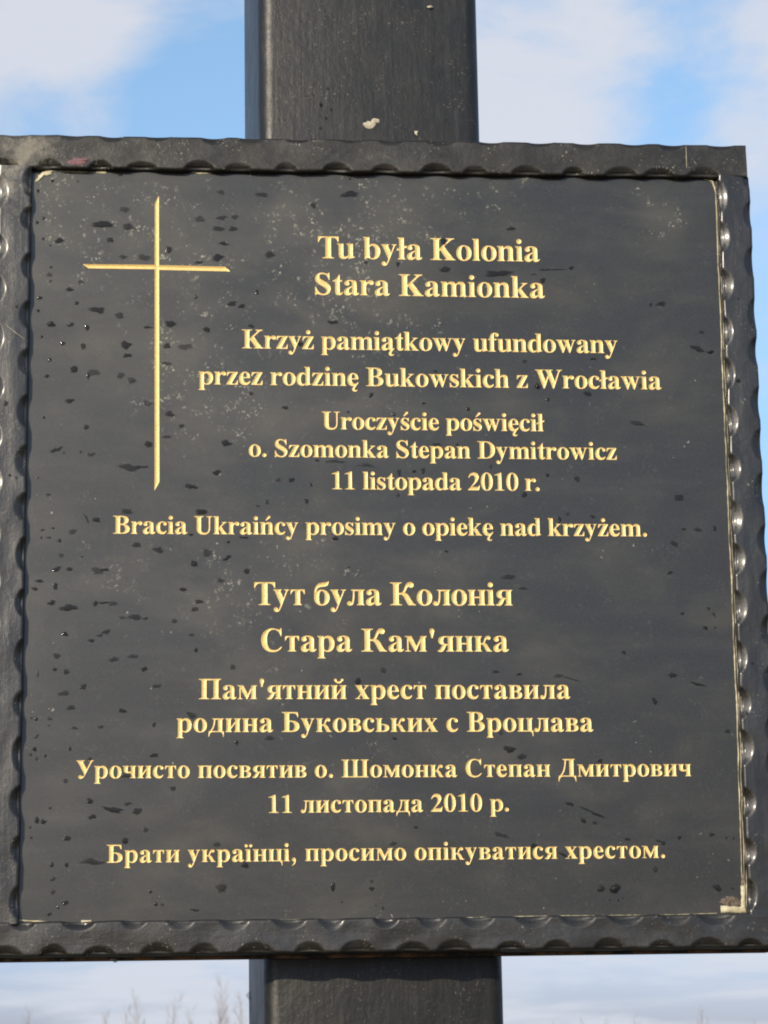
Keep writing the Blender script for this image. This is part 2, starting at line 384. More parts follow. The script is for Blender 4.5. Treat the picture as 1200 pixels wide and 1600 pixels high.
# ------------------------------------------------------------------ engraved lettering
GLYPHS = {
  "ı": (278, [[16,0,252,0,255,4,254,16,232,22,217,32,211,44,206,64,204,461,16,460,16,444,40,438,50,432,57,424,64,404,66,372,64,60,59,40,50,28,36,21,16,16]]),
  "i": (278, [[16,0,252,0,255,4,254,16,232,22,217,32,211,44,206,64,204,461,16,460,16,444,40,438,50,432,57,424,64,404,66,372,64,60,59,40,50,28,36,21,16,16],[115,540,144,539,172,548,192,565,207,592,210,620,202,648,183,672,156,687,140,690,124,689,97,680,74,660,61,636,58,620,59,604,68,576,88,553]]),
  "l": (278, [[16,0,252,0,255,4,254,16,228,24,216,34,209,48,206,68,205,672,200,676,20,676,16,674,16,660,40,653,56,640,63,624,65,608,66,88,64,56,56,36,40,23,16,17]]),
  "ł": (278, [[16,0,252,0,255,4,254,16,232,22,217,32,211,44,207,60,205,340,285,372,285,428,284,430,280,430,208,403,206,404,205,672,200,676,20,676,16,674,16,660,36,655,49,648,58,636,64,616,66,352,62,348,-8,321,-8,264,-4,264,65,288,66,88,64,56,56,36,40,23,16,17]]),
  "n": (556, [[16,0,250,0,251,16,232,21,220,28,212,40,207,60,205,340,223,364,244,383,264,393,288,398,312,394,329,380,340,356,344,328,343,60,338,40,330,28,316,20,300,16,300,0,534,0,535,16,512,21,500,28,490,40,485,56,482,84,482,328,480,360,468,404,456,426,440,443,416,459,380,470,348,473,312,470,284,462,256,447,230,424,208,397,205,404,204,461,16,461,16,444,36,440,50,432,59,420,64,400,66,88,64,56,56,36,40,23,16,17]]),
  "h": (556, [[16,0,250,0,251,16,232,21,220,28,212,40,207,60,205,340,223,364,244,383,264,393,288,398,312,394,329,380,340,356,344,328,343,60,338,40,330,28,316,20,300,16,300,0,532,0,536,4,535,16,512,21,496,31,490,40,485,56,482,84,481,348,473,392,462,416,451,432,428,452,396,467,364,472,324,472,292,465,264,452,232,427,208,397,205,400,205,672,200,676,20,676,16,674,16,660,40,653,56,640,63,624,65,608,66,88,64,56,56,36,40,23,16,17]]),
  "m": (833, [[16,0,250,0,251,16,232,21,220,28,212,40,207,60,205,340,223,364,244,383,264,393,288,398,312,394,329,380,340,356,344,328,343,60,338,40,330,28,316,20,300,16,300,0,526,0,527,16,508,21,496,29,489,40,484,60,482,340,500,364,520,382,544,394,568,398,588,394,606,380,617,356,621,328,620,60,615,40,608,30,596,21,579,16,580,0,810,0,811,16,788,22,776,28,767,40,761,60,759,344,751,388,739,416,716,444,684,463,644,472,600,472,564,463,532,446,500,416,479,388,476,380,462,416,440,443,416,459,380,470,328,472,304,468,284,462,264,452,244,438,224,418,208,397,205,404,204,461,16,461,16,444,36,440,50,432,59,420,64,400,66,88,64,56,56,36,40,23,16,17]]),
  "r": (444, [[16,0,261,0,261,16,236,22,224,28,213,40,207,60,205,84,206,296,219,324,238,352,253,368,268,377,276,377,284,373,316,341,344,328,364,325,380,326,396,331,408,339,420,351,428,364,434,396,433,412,427,428,420,440,409,452,388,465,364,472,336,473,304,466,280,456,252,437,228,412,208,387,205,392,204,461,16,460,16,444,40,438,50,432,57,424,64,404,66,372,64,60,59,40,50,28,36,21,16,16]]),
  "o": (500, [[207,-12,252,-15,300,-10,344,3,380,23,414,52,441,88,460,128,471,172,476,228,472,280,460,328,441,368,415,404,380,435,344,455,300,468,248,473,200,469,156,455,120,435,85,404,60,371,40,328,28,284,24,228,28,176,40,128,59,88,86,52,120,23,160,1],[232,20,216,30,201,48,189,72,178,104,171,140,167,180,167,276,175,340,184,372,193,396,205,416,220,432,236,439,252,441,272,436,291,420,307,396,317,368,328,320,332,280,333,180,329,140,322,104,311,72,299,48,284,30,268,20,248,17]]),
  "e": (444, [[201,-12,232,-14,276,-10,308,0,336,14,360,33,388,64,408,96,425,132,404,147,400,146,372,115,344,96,316,86,280,85,252,91,228,104,204,128,189,152,175,192,168,241,408,242,412,244,409,292,400,337,387,376,368,409,352,428,328,448,296,464,260,472,216,472,172,463,133,444,101,420,73,388,52,352,40,324,29,276,25,228,29,176,40,128,57,88,82,52,112,24,148,3,168,-5],[168,277,166,280,167,296,172,352,180,388,188,410,200,427,216,437,232,440,252,435,261,428,271,416,284,382,292,336,294,280,292,277,288,277]]),
  "c": (444, [[209,-12,240,-14,272,-12,308,-3,333,8,357,24,380,46,404,78,421,108,400,128,368,98,336,81,300,74,264,77,232,92,210,112,194,136,179,176,172,212,170,248,172,292,176,332,183,364,193,392,205,412,220,429,236,438,252,441,264,439,276,432,283,424,288,412,296,372,304,348,316,330,330,320,352,316,376,320,396,331,410,348,417,368,417,388,411,408,404,420,392,433,372,448,352,458,324,466,280,473,236,472,188,462,144,444,108,420,76,387,52,348,34,300,26,252,26,196,30,172,40,131,60,88,86,52,118,24,156,3,176,-5]]),
  "a": (500, [[115,-12,156,-13,176,-10,200,-2,236,18,280,56,287,36,295,20,316,-1,332,-8,352,-13,372,-14,395,-12,420,-3,446,12,468,33,489,60,476,77,472,78,452,62,440,60,427,64,418,76,415,96,415,332,412,368,405,396,391,420,372,440,348,454,316,465,280,471,220,473,176,468,128,457,97,444,68,424,53,404,46,384,45,368,49,348,56,332,68,317,80,308,100,299,116,296,140,297,164,305,181,316,192,332,197,348,196,368,191,380,176,401,172,412,174,424,187,436,200,441,220,442,236,438,248,432,257,424,265,412,275,380,277,348,276,284,160,235,100,202,60,168,48,154,37,132,31,108,31,80,34,60,42,40,53,24,69,8,88,-3],[216,68,204,71,192,78,178,96,172,124,176,156,190,184,212,208,240,230,276,249,277,100,264,86,248,74,232,69]]),
  "ą": (500, [[348,-204,388,-207,424,-198,455,-180,477,-152,464,-139,460,-139,445,-152,432,-158,416,-160,404,-159,392,-154,384,-147,378,-136,375,-124,374,-108,378,-88,395,-48,424,-9,464,29,489,60,476,77,472,78,452,62,440,60,432,61,423,68,417,80,415,100,415,336,409,384,397,412,372,440,348,454,316,465,264,472,216,472,160,466,124,456,96,444,76,431,58,412,49,396,45,376,47,356,54,336,64,321,87,304,116,296,148,299,172,309,190,328,195,340,197,356,192,378,173,408,174,424,181,432,192,439,208,442,228,441,241,436,253,428,263,416,270,400,277,360,277,288,276,284,188,248,136,223,100,202,68,177,44,148,33,120,30,88,36,56,42,40,52,25,76,3,104,-9,140,-14,176,-10,212,4,244,24,280,56,290,28,304,9,322,-4,345,-12,344,-16,308,-53,290,-84,282,-116,286,-148,295,-168,308,-183,328,-196],[216,68,204,71,192,78,178,96,172,124,176,156,190,184,212,208,240,230,276,249,277,100,264,86,248,74,232,69]]),
  "ę": (444, [[253,-204,292,-207,328,-199,344,-191,360,-180,382,-152,368,-138,348,-152,332,-159,316,-160,300,-155,290,-148,283,-136,279,-120,280,-100,287,-76,300,-48,317,-24,342,4,340,7,326,8,356,29,382,56,408,96,425,132,404,147,400,146,372,115,344,96,316,86,280,85,252,91,228,104,211,120,191,148,175,192,168,241,408,242,412,244,409,292,399,340,387,376,366,412,344,436,312,457,276,469,236,473,192,468,152,455,116,433,85,404,60,368,42,328,29,280,25,228,29,176,40,128,57,88,82,52,111,24,148,3,188,-10,249,-16,221,-44,203,-68,192,-92,187,-120,191,-148,203,-172,225,-192],[168,277,166,280,167,296,172,352,180,388,188,410,200,427,216,437,232,440,252,435,261,428,271,416,284,382,292,336,294,280,292,277,288,277]]),
  "ń": (556, [[16,0,250,0,251,16,232,21,220,28,212,40,207,60,205,340,223,364,244,383,264,393,288,398,312,394,329,380,340,356,344,328,343,60,338,40,330,28,316,20,300,16,300,0,534,0,535,16,512,21,500,28,490,40,485,56,482,84,482,328,480,360,468,404,456,426,440,443,416,459,380,470,348,473,312,470,284,462,256,447,230,424,208,397,205,404,204,461,16,461,16,444,36,440,50,432,59,420,64,400,66,88,64,56,56,36,40,23,16,17],[227,528,232,525,256,525,396,633,407,648,411,664,407,684,396,699,380,708,360,711,340,706,324,695,311,676]]),
  "b": (556, [[66,-12,68,-14,84,-14,136,32,200,25,204,29,225,12,248,-1,268,-8,292,-13,328,-13,352,-10,392,3,432,27,459,52,475,72,488,92,504,129,518,180,521,208,521,260,514,308,507,332,497,356,480,388,464,408,436,435,404,455,384,463,344,472,312,473,280,468,256,458,232,444,204,422,203,672,200,676,20,676,16,674,16,660,40,653,56,640,63,624,65,608],[268,24,245,32,229,44,215,64,206,88,203,120,203,360,218,384,236,401,260,411,284,414,304,411,324,400,340,384,352,364,362,336,372,288,375,200,372,156,366,120,358,88,346,60,332,42,314,28,296,23]]),
  "d": (556, [[187,-12,232,-13,272,-4,308,16,344,50,346,-8,348,-12,532,37,536,40,535,56,508,60,492,66,483,76,480,88,480,672,476,676,296,676,292,676,290,672,290,660,292,659,312,655,328,644,336,632,339,620,342,592,342,424,340,422,302,452,268,468,232,473,188,468,144,453,116,435,99,420,69,384,48,344,34,300,29,276,25,220,29,168,38,128,47,104,68,65,92,36,105,24,140,2,156,-4],[260,48,236,53,218,64,203,80,190,104,181,132,175,164,172,240,175,280,181,316,191,348,202,372,218,392,236,406,256,413,272,414,292,410,312,398,328,380,341,356,342,100,327,76,308,60,284,50]]),
  "u": (556, [[179,-12,232,-13,272,-3,308,17,348,55,351,48,352,-12,536,36,542,40,541,56,516,59,500,65,491,72,487,84,486,456,484,461,296,460,296,444,316,440,331,432,340,420,346,400,348,112,328,88,308,73,284,63,260,60,240,63,224,72,212,88,206,112,205,460,16,460,16,444,36,440,50,432,59,420,64,400,66,128,69,96,76,68,90,40,112,16,140,-1]]),
  "p": (556, [[16,-204,256,-205,258,-200,256,-188,236,-184,224,-178,215,-168,208,-152,205,-120,205,24,208,27,228,11,246,0,276,-10,316,-14,356,-10,380,-3,416,15,448,40,476,73,496,108,506,132,518,180,522,236,519,284,508,332,491,372,479,392,457,420,424,447,392,462,372,468,332,473,304,471,280,465,256,455,232,439,208,418,205,420,204,461,16,460,16,444,40,438,50,432,57,424,64,404,66,372,65,-136,62,-156,54,-172,40,-182,16,-190],[280,28,252,34,232,46,217,64,207,88,205,112,205,348,207,356,216,369,236,389,260,401,284,404,304,401,324,392,340,377,352,358,362,332,370,300,375,224,369,144,362,108,352,80,338,56,322,40,304,31]]),
  "t": (333, [[181,-12,208,-14,228,-13,248,-9,269,0,285,12,300,28,312,47,327,76,308,89,284,64,272,59,256,58,248,61,240,67,234,84,233,412,236,415,308,416,308,456,304,461,236,461,233,464,233,628,228,630,216,630,212,627,168,559,120,506,68,464,20,436,20,416,92,415,95,412,95,104,99,64,107,40,124,16,148,-2]]),
  "f": (333, [[16,0,285,0,284,17,252,23,232,35,224,48,219,64,218,412,220,418,304,418,306,456,304,461,224,461,220,461,218,464,219,604,222,628,228,644,236,651,248,651,255,644,261,632,275,576,288,558,304,549,320,545,340,547,360,555,374,568,383,584,386,604,384,620,378,636,368,652,352,666,332,678,292,689,244,690,224,687,192,678,156,660,132,640,118,624,107,608,93,580,81,540,76,461,15,460,14,420,16,418,76,418,78,412,77,64,72,48,64,34,48,23,16,17]]),
  "k": (556, [[16,0,249,0,249,16,232,21,220,28,212,40,206,60,205,188,206,192,216,206,220,204,325,44,327,32,321,24,292,17,292,0,545,0,544,17,508,28,492,40,478,56,311,288,312,292,426,404,448,421,468,432,488,439,512,443,515,448,514,460,320,461,320,444,348,439,364,433,372,424,371,412,360,398,208,241,205,244,205,672,200,676,20,676,16,674,16,660,40,653,56,640,63,624,65,608,66,88,64,56,56,36,40,23,16,17]]),
  "y": (500, [[82,-204,104,-206,120,-205,148,-195,174,-176,203,-136,228,-82,411,396,420,415,432,429,448,438,470,444,468,461,323,460,322,444,364,435,374,424,376,412,372,392,308,217,304,214,221,396,215,416,215,428,220,435,232,440,255,444,254,460,8,460,8,444,24,439,36,432,46,420,55,404,222,8,176,-112,164,-132,152,-144,148,-143,143,-136,136,-108,128,-92,118,-80,104,-71,84,-66,60,-69,44,-77,30,-92,24,-104,20,-124,21,-144,26,-160,35,-176,48,-189,64,-198]]),
  "w": (722, [[231,-12,236,-14,260,-14,263,-12,360,258,469,-12,472,-14,500,-12,641,408,650,412,655,424,668,435,684,440,711,444,711,460,548,460,548,444,584,439,600,433,607,428,528,178,434,432,448,439,473,444,472,461,247,460,247,444,268,440,280,434,291,420,296,402,305,400,338,316,339,312,296,184,292,180,200,428,201,432,208,437,237,444,237,460,4,461,4,444,28,440,45,432,56,420,60,403,68,401,71,396]]),
  "z": (444, [[20,0,409,0,420,160,416,165,399,164,380,117,368,92,345,64,324,49,304,40,276,34,192,32,411,440,411,460,40,460,30,316,32,312,52,313,67,352,80,376,100,400,117,412,140,423,164,428,196,430,239,428,19,24]]),
  "ż": (444, [[20,0,409,0,420,160,416,165,399,164,380,117,368,92,345,64,324,49,304,40,276,34,192,32,411,440,411,460,40,460,30,316,32,312,52,313,67,352,80,376,100,400,117,412,140,423,164,428,196,430,239,428,19,24],[206,540,236,539,264,549,286,568,299,596,301,612,300,628,288,656,268,676,240,688,212,689,184,678,172,668,162,656,150,628,150,600,161,572,181,552]]),
  "s": (389, [[40,-12,56,-12,72,5,88,10,104,8,180,-13,200,-14,232,-11,260,-3,288,11,312,30,332,54,350,92,356,128,357,152,353,176,340,210,320,237,289,264,252,288,188,324,156,346,136,368,131,380,130,392,132,404,138,416,156,433,172,438,188,440,220,435,248,420,274,396,297,364,317,324,320,322,336,322,335,468,332,472,316,472,300,456,284,452,200,472,168,472,140,467,112,457,88,442,69,424,54,404,46,388,38,364,35,332,39,296,46,276,55,260,72,238,102,212,196,154,228,131,251,104,256,90,258,76,256,63,251,48,241,36,230,28,216,23,200,20,184,21,164,25,135,40,109,64,84,100,71,128,60,159,44,160,40,156]]),
  "ś": (389, [[40,-12,56,-12,72,5,88,10,104,8,180,-13,200,-14,232,-11,260,-3,288,11,312,30,332,54,350,92,356,128,357,152,353,176,340,210,320,237,289,264,252,288,188,324,156,346,136,368,131,380,130,392,132,404,138,416,156,433,172,438,188,440,220,435,248,420,274,396,297,364,317,324,320,322,336,322,335,468,332,472,316,472,300,456,284,452,200,472,168,472,140,467,112,457,88,442,69,424,54,404,46,388,38,364,35,332,39,296,46,276,55,260,72,238,102,212,196,154,228,131,251,104,256,90,258,76,256,63,251,48,241,36,230,28,216,23,200,20,184,21,164,25,135,40,109,64,84,100,71,128,60,159,44,160,40,156],[132,528,136,525,164,527,304,636,312,649,316,668,312,684,300,700,284,709,264,711,244,706,228,694,216,676]]),
  "S": (556, [[46,-16,48,-18,68,-17,77,-4,88,7,100,13,112,15,136,12,220,-11,260,-18,308,-18,352,-11,396,5,432,26,461,52,484,84,496,108,507,144,512,192,509,224,505,244,495,272,479,300,452,332,408,369,368,395,248,463,202,496,184,514,173,532,168,544,165,564,167,584,176,607,192,624,208,636,232,644,256,648,280,647,312,641,340,630,356,620,392,589,414,560,425,540,442,504,456,460,476,460,470,688,468,691,448,690,439,676,428,668,416,662,400,660,380,663,308,683,272,690,228,690,188,684,148,670,116,651,91,628,68,598,59,580,49,548,46,528,46,492,55,444,63,424,77,400,100,372,144,334,184,308,296,243,348,204,366,184,379,164,386,144,388,120,384,96,376,76,360,56,340,42,316,32,292,28,268,29,233,36,208,47,188,58,148,92,122,124,107,148,88,188,71,236,68,240,48,240,46,236]]),
  "T": (667, [[160,0,505,0,507,16,504,19,460,25,436,37,423,52,416,76,415,636,416,639,420,640,488,638,516,631,548,616,568,598,585,576,599,548,615,500,632,500,636,504,636,672,632,676,32,675,32,500,52,501,67,548,81,576,99,600,124,621,152,632,180,638,248,640,252,636,251,76,246,56,232,38,208,26,160,17]]),
  "B": (667, [[16,0,360,0,420,3,472,12,516,27,552,47,584,74,596,90,612,120,623,164,624,188,620,220,612,248,604,264,593,280,576,299,544,322,496,344,440,356,442,360,492,377,528,400,552,424,570,456,579,496,579,528,576,548,570,568,559,592,547,608,532,624,504,643,472,658,448,665,400,673,348,676,20,676,16,674,16,660,20,657,64,651,80,645,92,637,105,620,111,600,112,96,108,64,103,52,94,40,80,31,68,26,16,17],[320,36,300,39,284,45,274,56,271,68,270,332,272,337,340,334,368,327,396,315,420,296,436,276,447,252,455,220,458,184,454,136,445,104,432,82,416,64,388,46,360,38],[272,373,270,376,270,636,272,640,312,640,352,634,372,626,388,614,402,596,411,576,417,552,420,512,418,476,412,448,405,428,392,408,376,393,364,386,328,375]]),
  "D": (722, [[16,0,328,0,372,2,412,6,480,22,516,36,544,51,571,68,596,90,618,112,636,138,652,165,666,196,676,228,684,264,690,340,688,380,684,416,666,480,652,512,636,539,617,564,596,587,570,608,544,625,516,640,480,654,412,670,372,674,328,676,20,676,16,674,16,660,20,657,64,651,80,645,92,637,105,620,111,600,112,96,108,64,103,52,94,40,80,31,68,26,16,17],[312,36,292,41,281,48,274,60,270,76,270,632,272,638,336,637,384,629,422,612,444,597,470,568,492,525,506,476,515,412,517,304,511,232,499,172,480,126,468,106,444,78,427,64,408,54,368,41,344,37]]),
  "K": (778, [[16,0,365,0,364,19,316,25,292,37,279,52,272,72,270,96,271,280,304,314,476,48,479,36,474,28,456,22,420,17,420,0,764,0,764,18,736,25,718,32,700,46,681,68,421,420,423,424,612,602,640,623,668,638,696,649,732,657,735,660,735,672,732,676,484,676,480,674,480,659,520,649,530,644,538,636,541,620,532,601,512,577,272,347,270,352,270,580,274,612,284,632,300,644,324,653,364,657,366,660,364,676,20,676,16,674,16,660,20,657,64,651,80,645,92,637,105,620,111,600,112,96,108,64,103,52,94,40,80,31,68,26,16,17]]),
  "U": (722, [[311,-16,364,-19,392,-18,440,-11,468,-4,504,13,527,28,554,56,568,78,580,100,594,144,602,204,603,584,605,608,613,628,630,644,652,652,688,657,692,660,692,672,688,676,476,676,472,676,470,672,470,660,472,657,512,652,537,640,550,624,557,604,558,236,556,192,550,156,542,132,531,108,512,84,488,66,464,56,444,51,408,48,376,51,348,58,324,71,305,88,289,112,283,128,275,160,271,196,270,580,272,604,279,624,294,640,320,651,364,657,368,660,368,672,364,676,20,676,16,674,16,660,20,657,64,651,88,640,103,624,110,604,112,580,113,188,116,160,129,112,140,89,162,56,196,26,216,13,256,-4]]),
  "W": (1000, [[309,-12,312,-15,316,-15,344,-15,346,-12,492,395,496,394,644,-13,648,-15,680,-14,887,604,900,608,905,628,920,643,940,651,984,658,984,675,776,675,776,657,824,650,840,644,850,636,716,258,577,636,577,640,596,649,648,657,652,660,652,664,652,672,648,676,348,676,345,672,345,660,348,657,384,649,396,642,404,632,410,608,420,604,462,488,463,484,388,265,384,269,252,632,252,636,256,640,276,649,328,657,330,660,328,676,16,676,12,674,12,659,52,650,71,640,81,628,85,608,94,604]]),
  "С": (722, [[335,-16,384,-19,428,-16,468,-9,520,9,556,28,589,52,629,92,657,128,655,132,636,147,588,102,548,74,496,51,452,42,420,40,372,45,332,58,312,70,294,84,267,116,244,160,228,212,218,276,215,348,218,420,228,480,243,532,264,572,276,590,294,608,324,630,348,640,388,649,412,650,444,647,464,642,492,631,521,612,540,596,561,572,584,538,602,500,618,456,636,455,640,456,640,460,640,684,640,688,636,691,616,691,604,673,596,664,584,658,568,655,536,659,440,685,392,691,344,689,312,685,280,677,248,666,192,636,164,615,140,593,119,568,100,541,72,484,60,448,52,412,47,372,45,332,47,296,52,256,69,192,82,160,100,128,136,81,160,58,188,37,216,20,248,6,280,-5]]),
  "0": (500, [[218,-12,252,-14,276,-13,304,-7,344,10,364,24,384,42,415,80,442,132,461,192,472,260,476,336,472,416,460,484,440,544,413,596,384,632,366,648,344,664,324,674,300,682,276,687,224,687,196,681,156,664,136,650,116,632,85,592,58,540,40,484,28,416,24,336,28,256,40,188,60,128,84,82,100,60,135,24,176,0],[240,20,228,25,220,31,205,52,192,84,181,124,173,172,167,228,164,376,167,444,173,500,188,576,199,608,212,633,228,649,248,655,268,651,280,642,288,632,301,608,315,568,327,504,333,448,336,380,336,296,333,228,327,172,319,124,308,84,295,52,280,32,260,20]]),
  "1": (500, [[72,0,441,0,440,19,380,26,364,31,348,39,333,56,327,76,324,687,296,687,64,597,62,592,62,576,64,575,96,583,124,586,148,585,164,579,176,569,182,560,187,544,188,528,188,96,186,72,176,51,160,36,132,25,76,19,72,16]]),
  "2": (500, [[20,0,428,0,431,4,474,192,472,195,452,195,449,192,433,164,420,149,408,140,388,133,352,130,172,130,167,132,279,244,345,320,392,388,405,412,420,452,426,476,430,520,426,556,417,588,401,616,380,640,356,659,336,670,288,685,252,688,212,685,176,675,144,659,116,636,92,608,63,556,39,488,40,484,60,479,80,512,95,532,112,550,136,567,160,576,188,580,212,577,236,568,248,560,263,544,279,516,288,476,289,428,285,400,273,356,252,308,224,260,185,204,139,148,84,88,22,24,20,20]]),
  ".": (250, [[118,-16,132,-16,148,-12,172,1,192,24,201,52,198,80,192,96,184,108,160,127,132,136,104,133,88,127,76,118,58,96,50,68,49,52,52,38,66,12,88,-7]]),
  ",": (250, [[54,-176,56,-177,88,-160,130,-128,160,-88,180,-42,190,12,190,64,188,80,181,96,169,112,152,125,136,132,108,133,82,124,60,105,48,80,47,52,57,24,68,10,84,-2,100,-8,116,-10,119,-32,116,-68,103,-100,82,-128,46,-160]]),
  "'": (278, [[118,408,120,405,124,405,156,405,160,408,171,472,203,572,209,604,208,636,196,664,176,682,148,690,119,688,94,676,77,656,69,628,68,608,72,584,107,472]]),
  "Т": (667, [[160,0,505,0,507,16,504,19,460,25,436,37,423,52,416,76,415,636,416,639,420,640,488,638,516,631,548,616,568,598,585,576,599,548,615,500,632,500,636,504,636,672,632,676,32,675,32,500,52,501,67,548,81,576,99,600,124,621,152,632,180,638,248,640,252,636,251,76,246,56,232,38,208,26,160,17]]),
  "у": (500, [[82,-204,104,-206,120,-205,148,-195,174,-176,203,-136,228,-82,411,396,420,415,432,429,448,438,470,444,468,461,323,460,322,444,364,435,374,424,376,412,372,392,308,217,304,214,221,396,215,416,215,428,220,435,232,440,255,444,254,460,8,460,8,444,24,439,36,432,46,420,55,404,222,8,176,-112,164,-132,152,-144,148,-143,143,-136,136,-108,128,-92,118,-80,104,-71,84,-66,60,-69,44,-77,30,-92,24,-104,20,-124,21,-144,26,-160,35,-176,48,-189,64,-198]]),
  "а": (500, [[115,-12,156,-13,176,-10,200,-2,236,18,280,56,287,36,295,20,316,-1,332,-8,352,-13,372,-14,395,-12,420,-3,446,12,468,33,489,60,476,77,472,78,452,62,440,60,427,64,418,76,415,96,415,332,412,368,405,396,391,420,372,440,348,454,316,465,280,471,220,473,176,468,128,457,97,444,68,424,53,404,46,384,45,368,49,348,56,332,68,317,80,308,100,299,116,296,140,297,164,305,181,316,192,332,197,348,196,368,191,380,176,401,172,412,174,424,187,436,200,441,220,442,236,438,248,432,257,424,265,412,275,380,277,348,276,284,160,235,100,202,60,168,48,154,37,132,31,108,31,80,34,60,42,40,53,24,69,8,88,-3],[216,68,204,71,192,78,178,96,172,124,176,156,190,184,212,208,240,230,276,249,277,100,264,86,248,74,232,69]]),
  "о": (500, [[207,-12,252,-15,300,-10,344,3,380,23,414,52,441,88,460,128,471,172,476,228,472,280,460,328,441,368,415,404,380,435,344,455,300,468,248,473,200,469,156,455,120,435,85,404,60,371,40,328,28,284,24,228,28,176,40,128,59,88,86,52,120,23,160,1],[232,20,216,30,201,48,189,72,178,104,171,140,167,180,167,276,175,340,184,372,193,396,205,416,220,432,236,439,252,441,272,436,291,420,307,396,317,368,328,320,332,280,333,180,329,140,322,104,311,72,299,48,284,30,268,20,248,17]]),
  "і": (278, [[16,0,252,0,255,4,254,16,232,22,217,32,211,44,206,64,204,461,16,460,16,444,40,438,50,432,57,424,64,404,66,372,64,60,59,40,50,28,36,21,16,16],[115,540,144,539,172,548,192,565,207,592,210,620,202,648,183,672,156,687,140,690,124,689,97,680,74,660,61,636,58,620,59,604,68,576,88,553]]),
  "с": (444, [[209,-12,240,-14,272,-12,308,-3,333,8,357,24,380,46,404,78,421,108,400,128,368,98,336,81,300,74,264,77,232,92,210,112,194,136,179,176,172,212,170,248,172,292,176,332,183,364,193,392,205,412,220,429,236,438,252,441,264,439,276,432,283,424,288,412,296,372,304,348,316,330,330,320,352,316,376,320,396,331,410,348,417,368,417,388,411,408,404,420,392,433,372,448,352,458,324,466,280,473,236,472,188,462,144,444,108,420,76,387,52,348,34,300,26,252,26,196,30,172,40,131,60,88,86,52,118,24,156,3,176,-5]]),
  "р": (556, [[16,-204,256,-205,258,-200,256,-188,236,-184,224,-178,215,-168,208,-152,205,-120,205,24,208,27,228,11,246,0,276,-10,316,-14,356,-10,380,-3,416,15,448,40,476,73,496,108,506,132,518,180,522,236,519,284,508,332,491,372,479,392,457,420,424,447,392,462,372,468,332,473,304,471,280,465,256,455,232,439,208,418,205,420,204,461,16,460,16,444,40,438,50,432,57,424,64,404,66,372,65,-136,62,-156,54,-172,40,-182,16,-190],[280,28,252,34,232,46,217,64,207,88,205,112,205,348,207,356,216,369,236,389,260,401,284,404,304,401,324,392,340,377,352,358,362,332,370,300,375,224,369,144,362,108,352,80,338,56,322,40,304,31]]),
  "е": (444, [[201,-12,232,-14,276,-10,308,0,336,14,360,33,388,64,408,96,425,132,404,147,400,146,372,115,344,96,316,86,280,85,252,91,228,104,204,128,189,152,175,192,168,241,408,242,412,244,409,292,400,337,387,376,368,409,352,428,328,448,296,464,260,472,216,472,172,463,133,444,101,420,73,388,52,352,40,324,29,276,25,228,29,176,40,128,57,88,82,52,112,24,148,3,168,-5],[168,277,166,280,167,296,172,352,180,388,188,410,200,427,216,437,232,440,252,435,261,428,271,416,284,382,292,336,294,280,292,277,288,277]]),
  "В": (667, [[16,0,360,0,420,3,472,12,516,27,552,47,584,74,596,90,612,120,623,164,624,188,620,220,612,248,604,264,593,280,576,299,544,322,496,344,440,356,442,360,492,377,528,400,552,424,570,456,579,496,579,528,576,548,570,568,559,592,547,608,532,624,504,643,472,658,448,665,400,673,348,676,20,676,16,674,16,660,20,657,64,651,80,645,92,637,105,620,111,600,112,96,108,64,103,52,94,40,80,31,68,26,16,17],[320,36,300,39,284,45,274,56,271,68,270,332,272,337,340,334,368,327,396,315,420,296,436,276,447,252,455,220,458,184,454,136,445,104,432,82,416,64,388,46,360,38],[272,373,270,376,270,636,272,640,312,640,352,634,372,626,388,614,402,596,411,576,417,552,420,512,418,476,412,448,405,428,392,408,376,393,364,386,328,375]]),
  "К": (790, [[16,0,365,0,364,19,324,23,300,32,284,44,274,64,270,96,270,312,276,315,328,315,352,311,376,301,396,284,426,236,511,68,556,0,773,0,775,16,772,19,748,26,728,36,708,52,694,68,670,104,584,252,563,284,537,316,512,340,492,355,475,364,445,376,442,380,463,404,480,432,521,524,536,546,544,550,552,549,600,525,632,520,664,526,680,534,692,545,707,568,712,600,710,620,705,636,689,660,674,672,656,682,636,688,608,691,588,690,560,684,536,673,524,665,496,636,473,600,450,548,412,443,401,420,387,400,364,381,344,372,320,368,272,368,270,372,270,580,274,612,284,632,300,644,324,653,364,657,366,660,364,676,20,676,16,674,16,660,20,657,64,651,80,645,92,637,105,620,111,600,112,96,108,64,103,52,94,40,80,31,68,26,16,17]]),
  "б": (500, [[214,-12,248,-14,276,-13,300,-10,340,2,382,24,412,50,428,68,442,88,460,124,472,172,476,220,475,248,467,296,450,340,439,360,416,390,380,421,340,442,300,454,276,457,224,457,200,454,160,442,136,431,103,408,80,387,82,404,88,428,98,452,120,484,144,506,172,522,192,530,228,538,348,551,376,559,400,572,424,596,441,628,452,672,456,700,452,704,436,704,408,686,380,677,236,663,196,654,160,640,124,616,97,588,74,552,55,508,36,432,27,336,25,196,34,144,48,106,60,84,84,53,102,36,120,23,156,3,180,-5],[240,20,224,26,207,40,194,60,183,88,174,120,169,156,166,248,175,324,183,356,193,380,205,400,220,416,236,423,252,425,272,420,288,408,306,384,316,360,325,324,331,288,334,196,331,152,325,116,316,85,306,60,293,40,276,26,260,20]]),
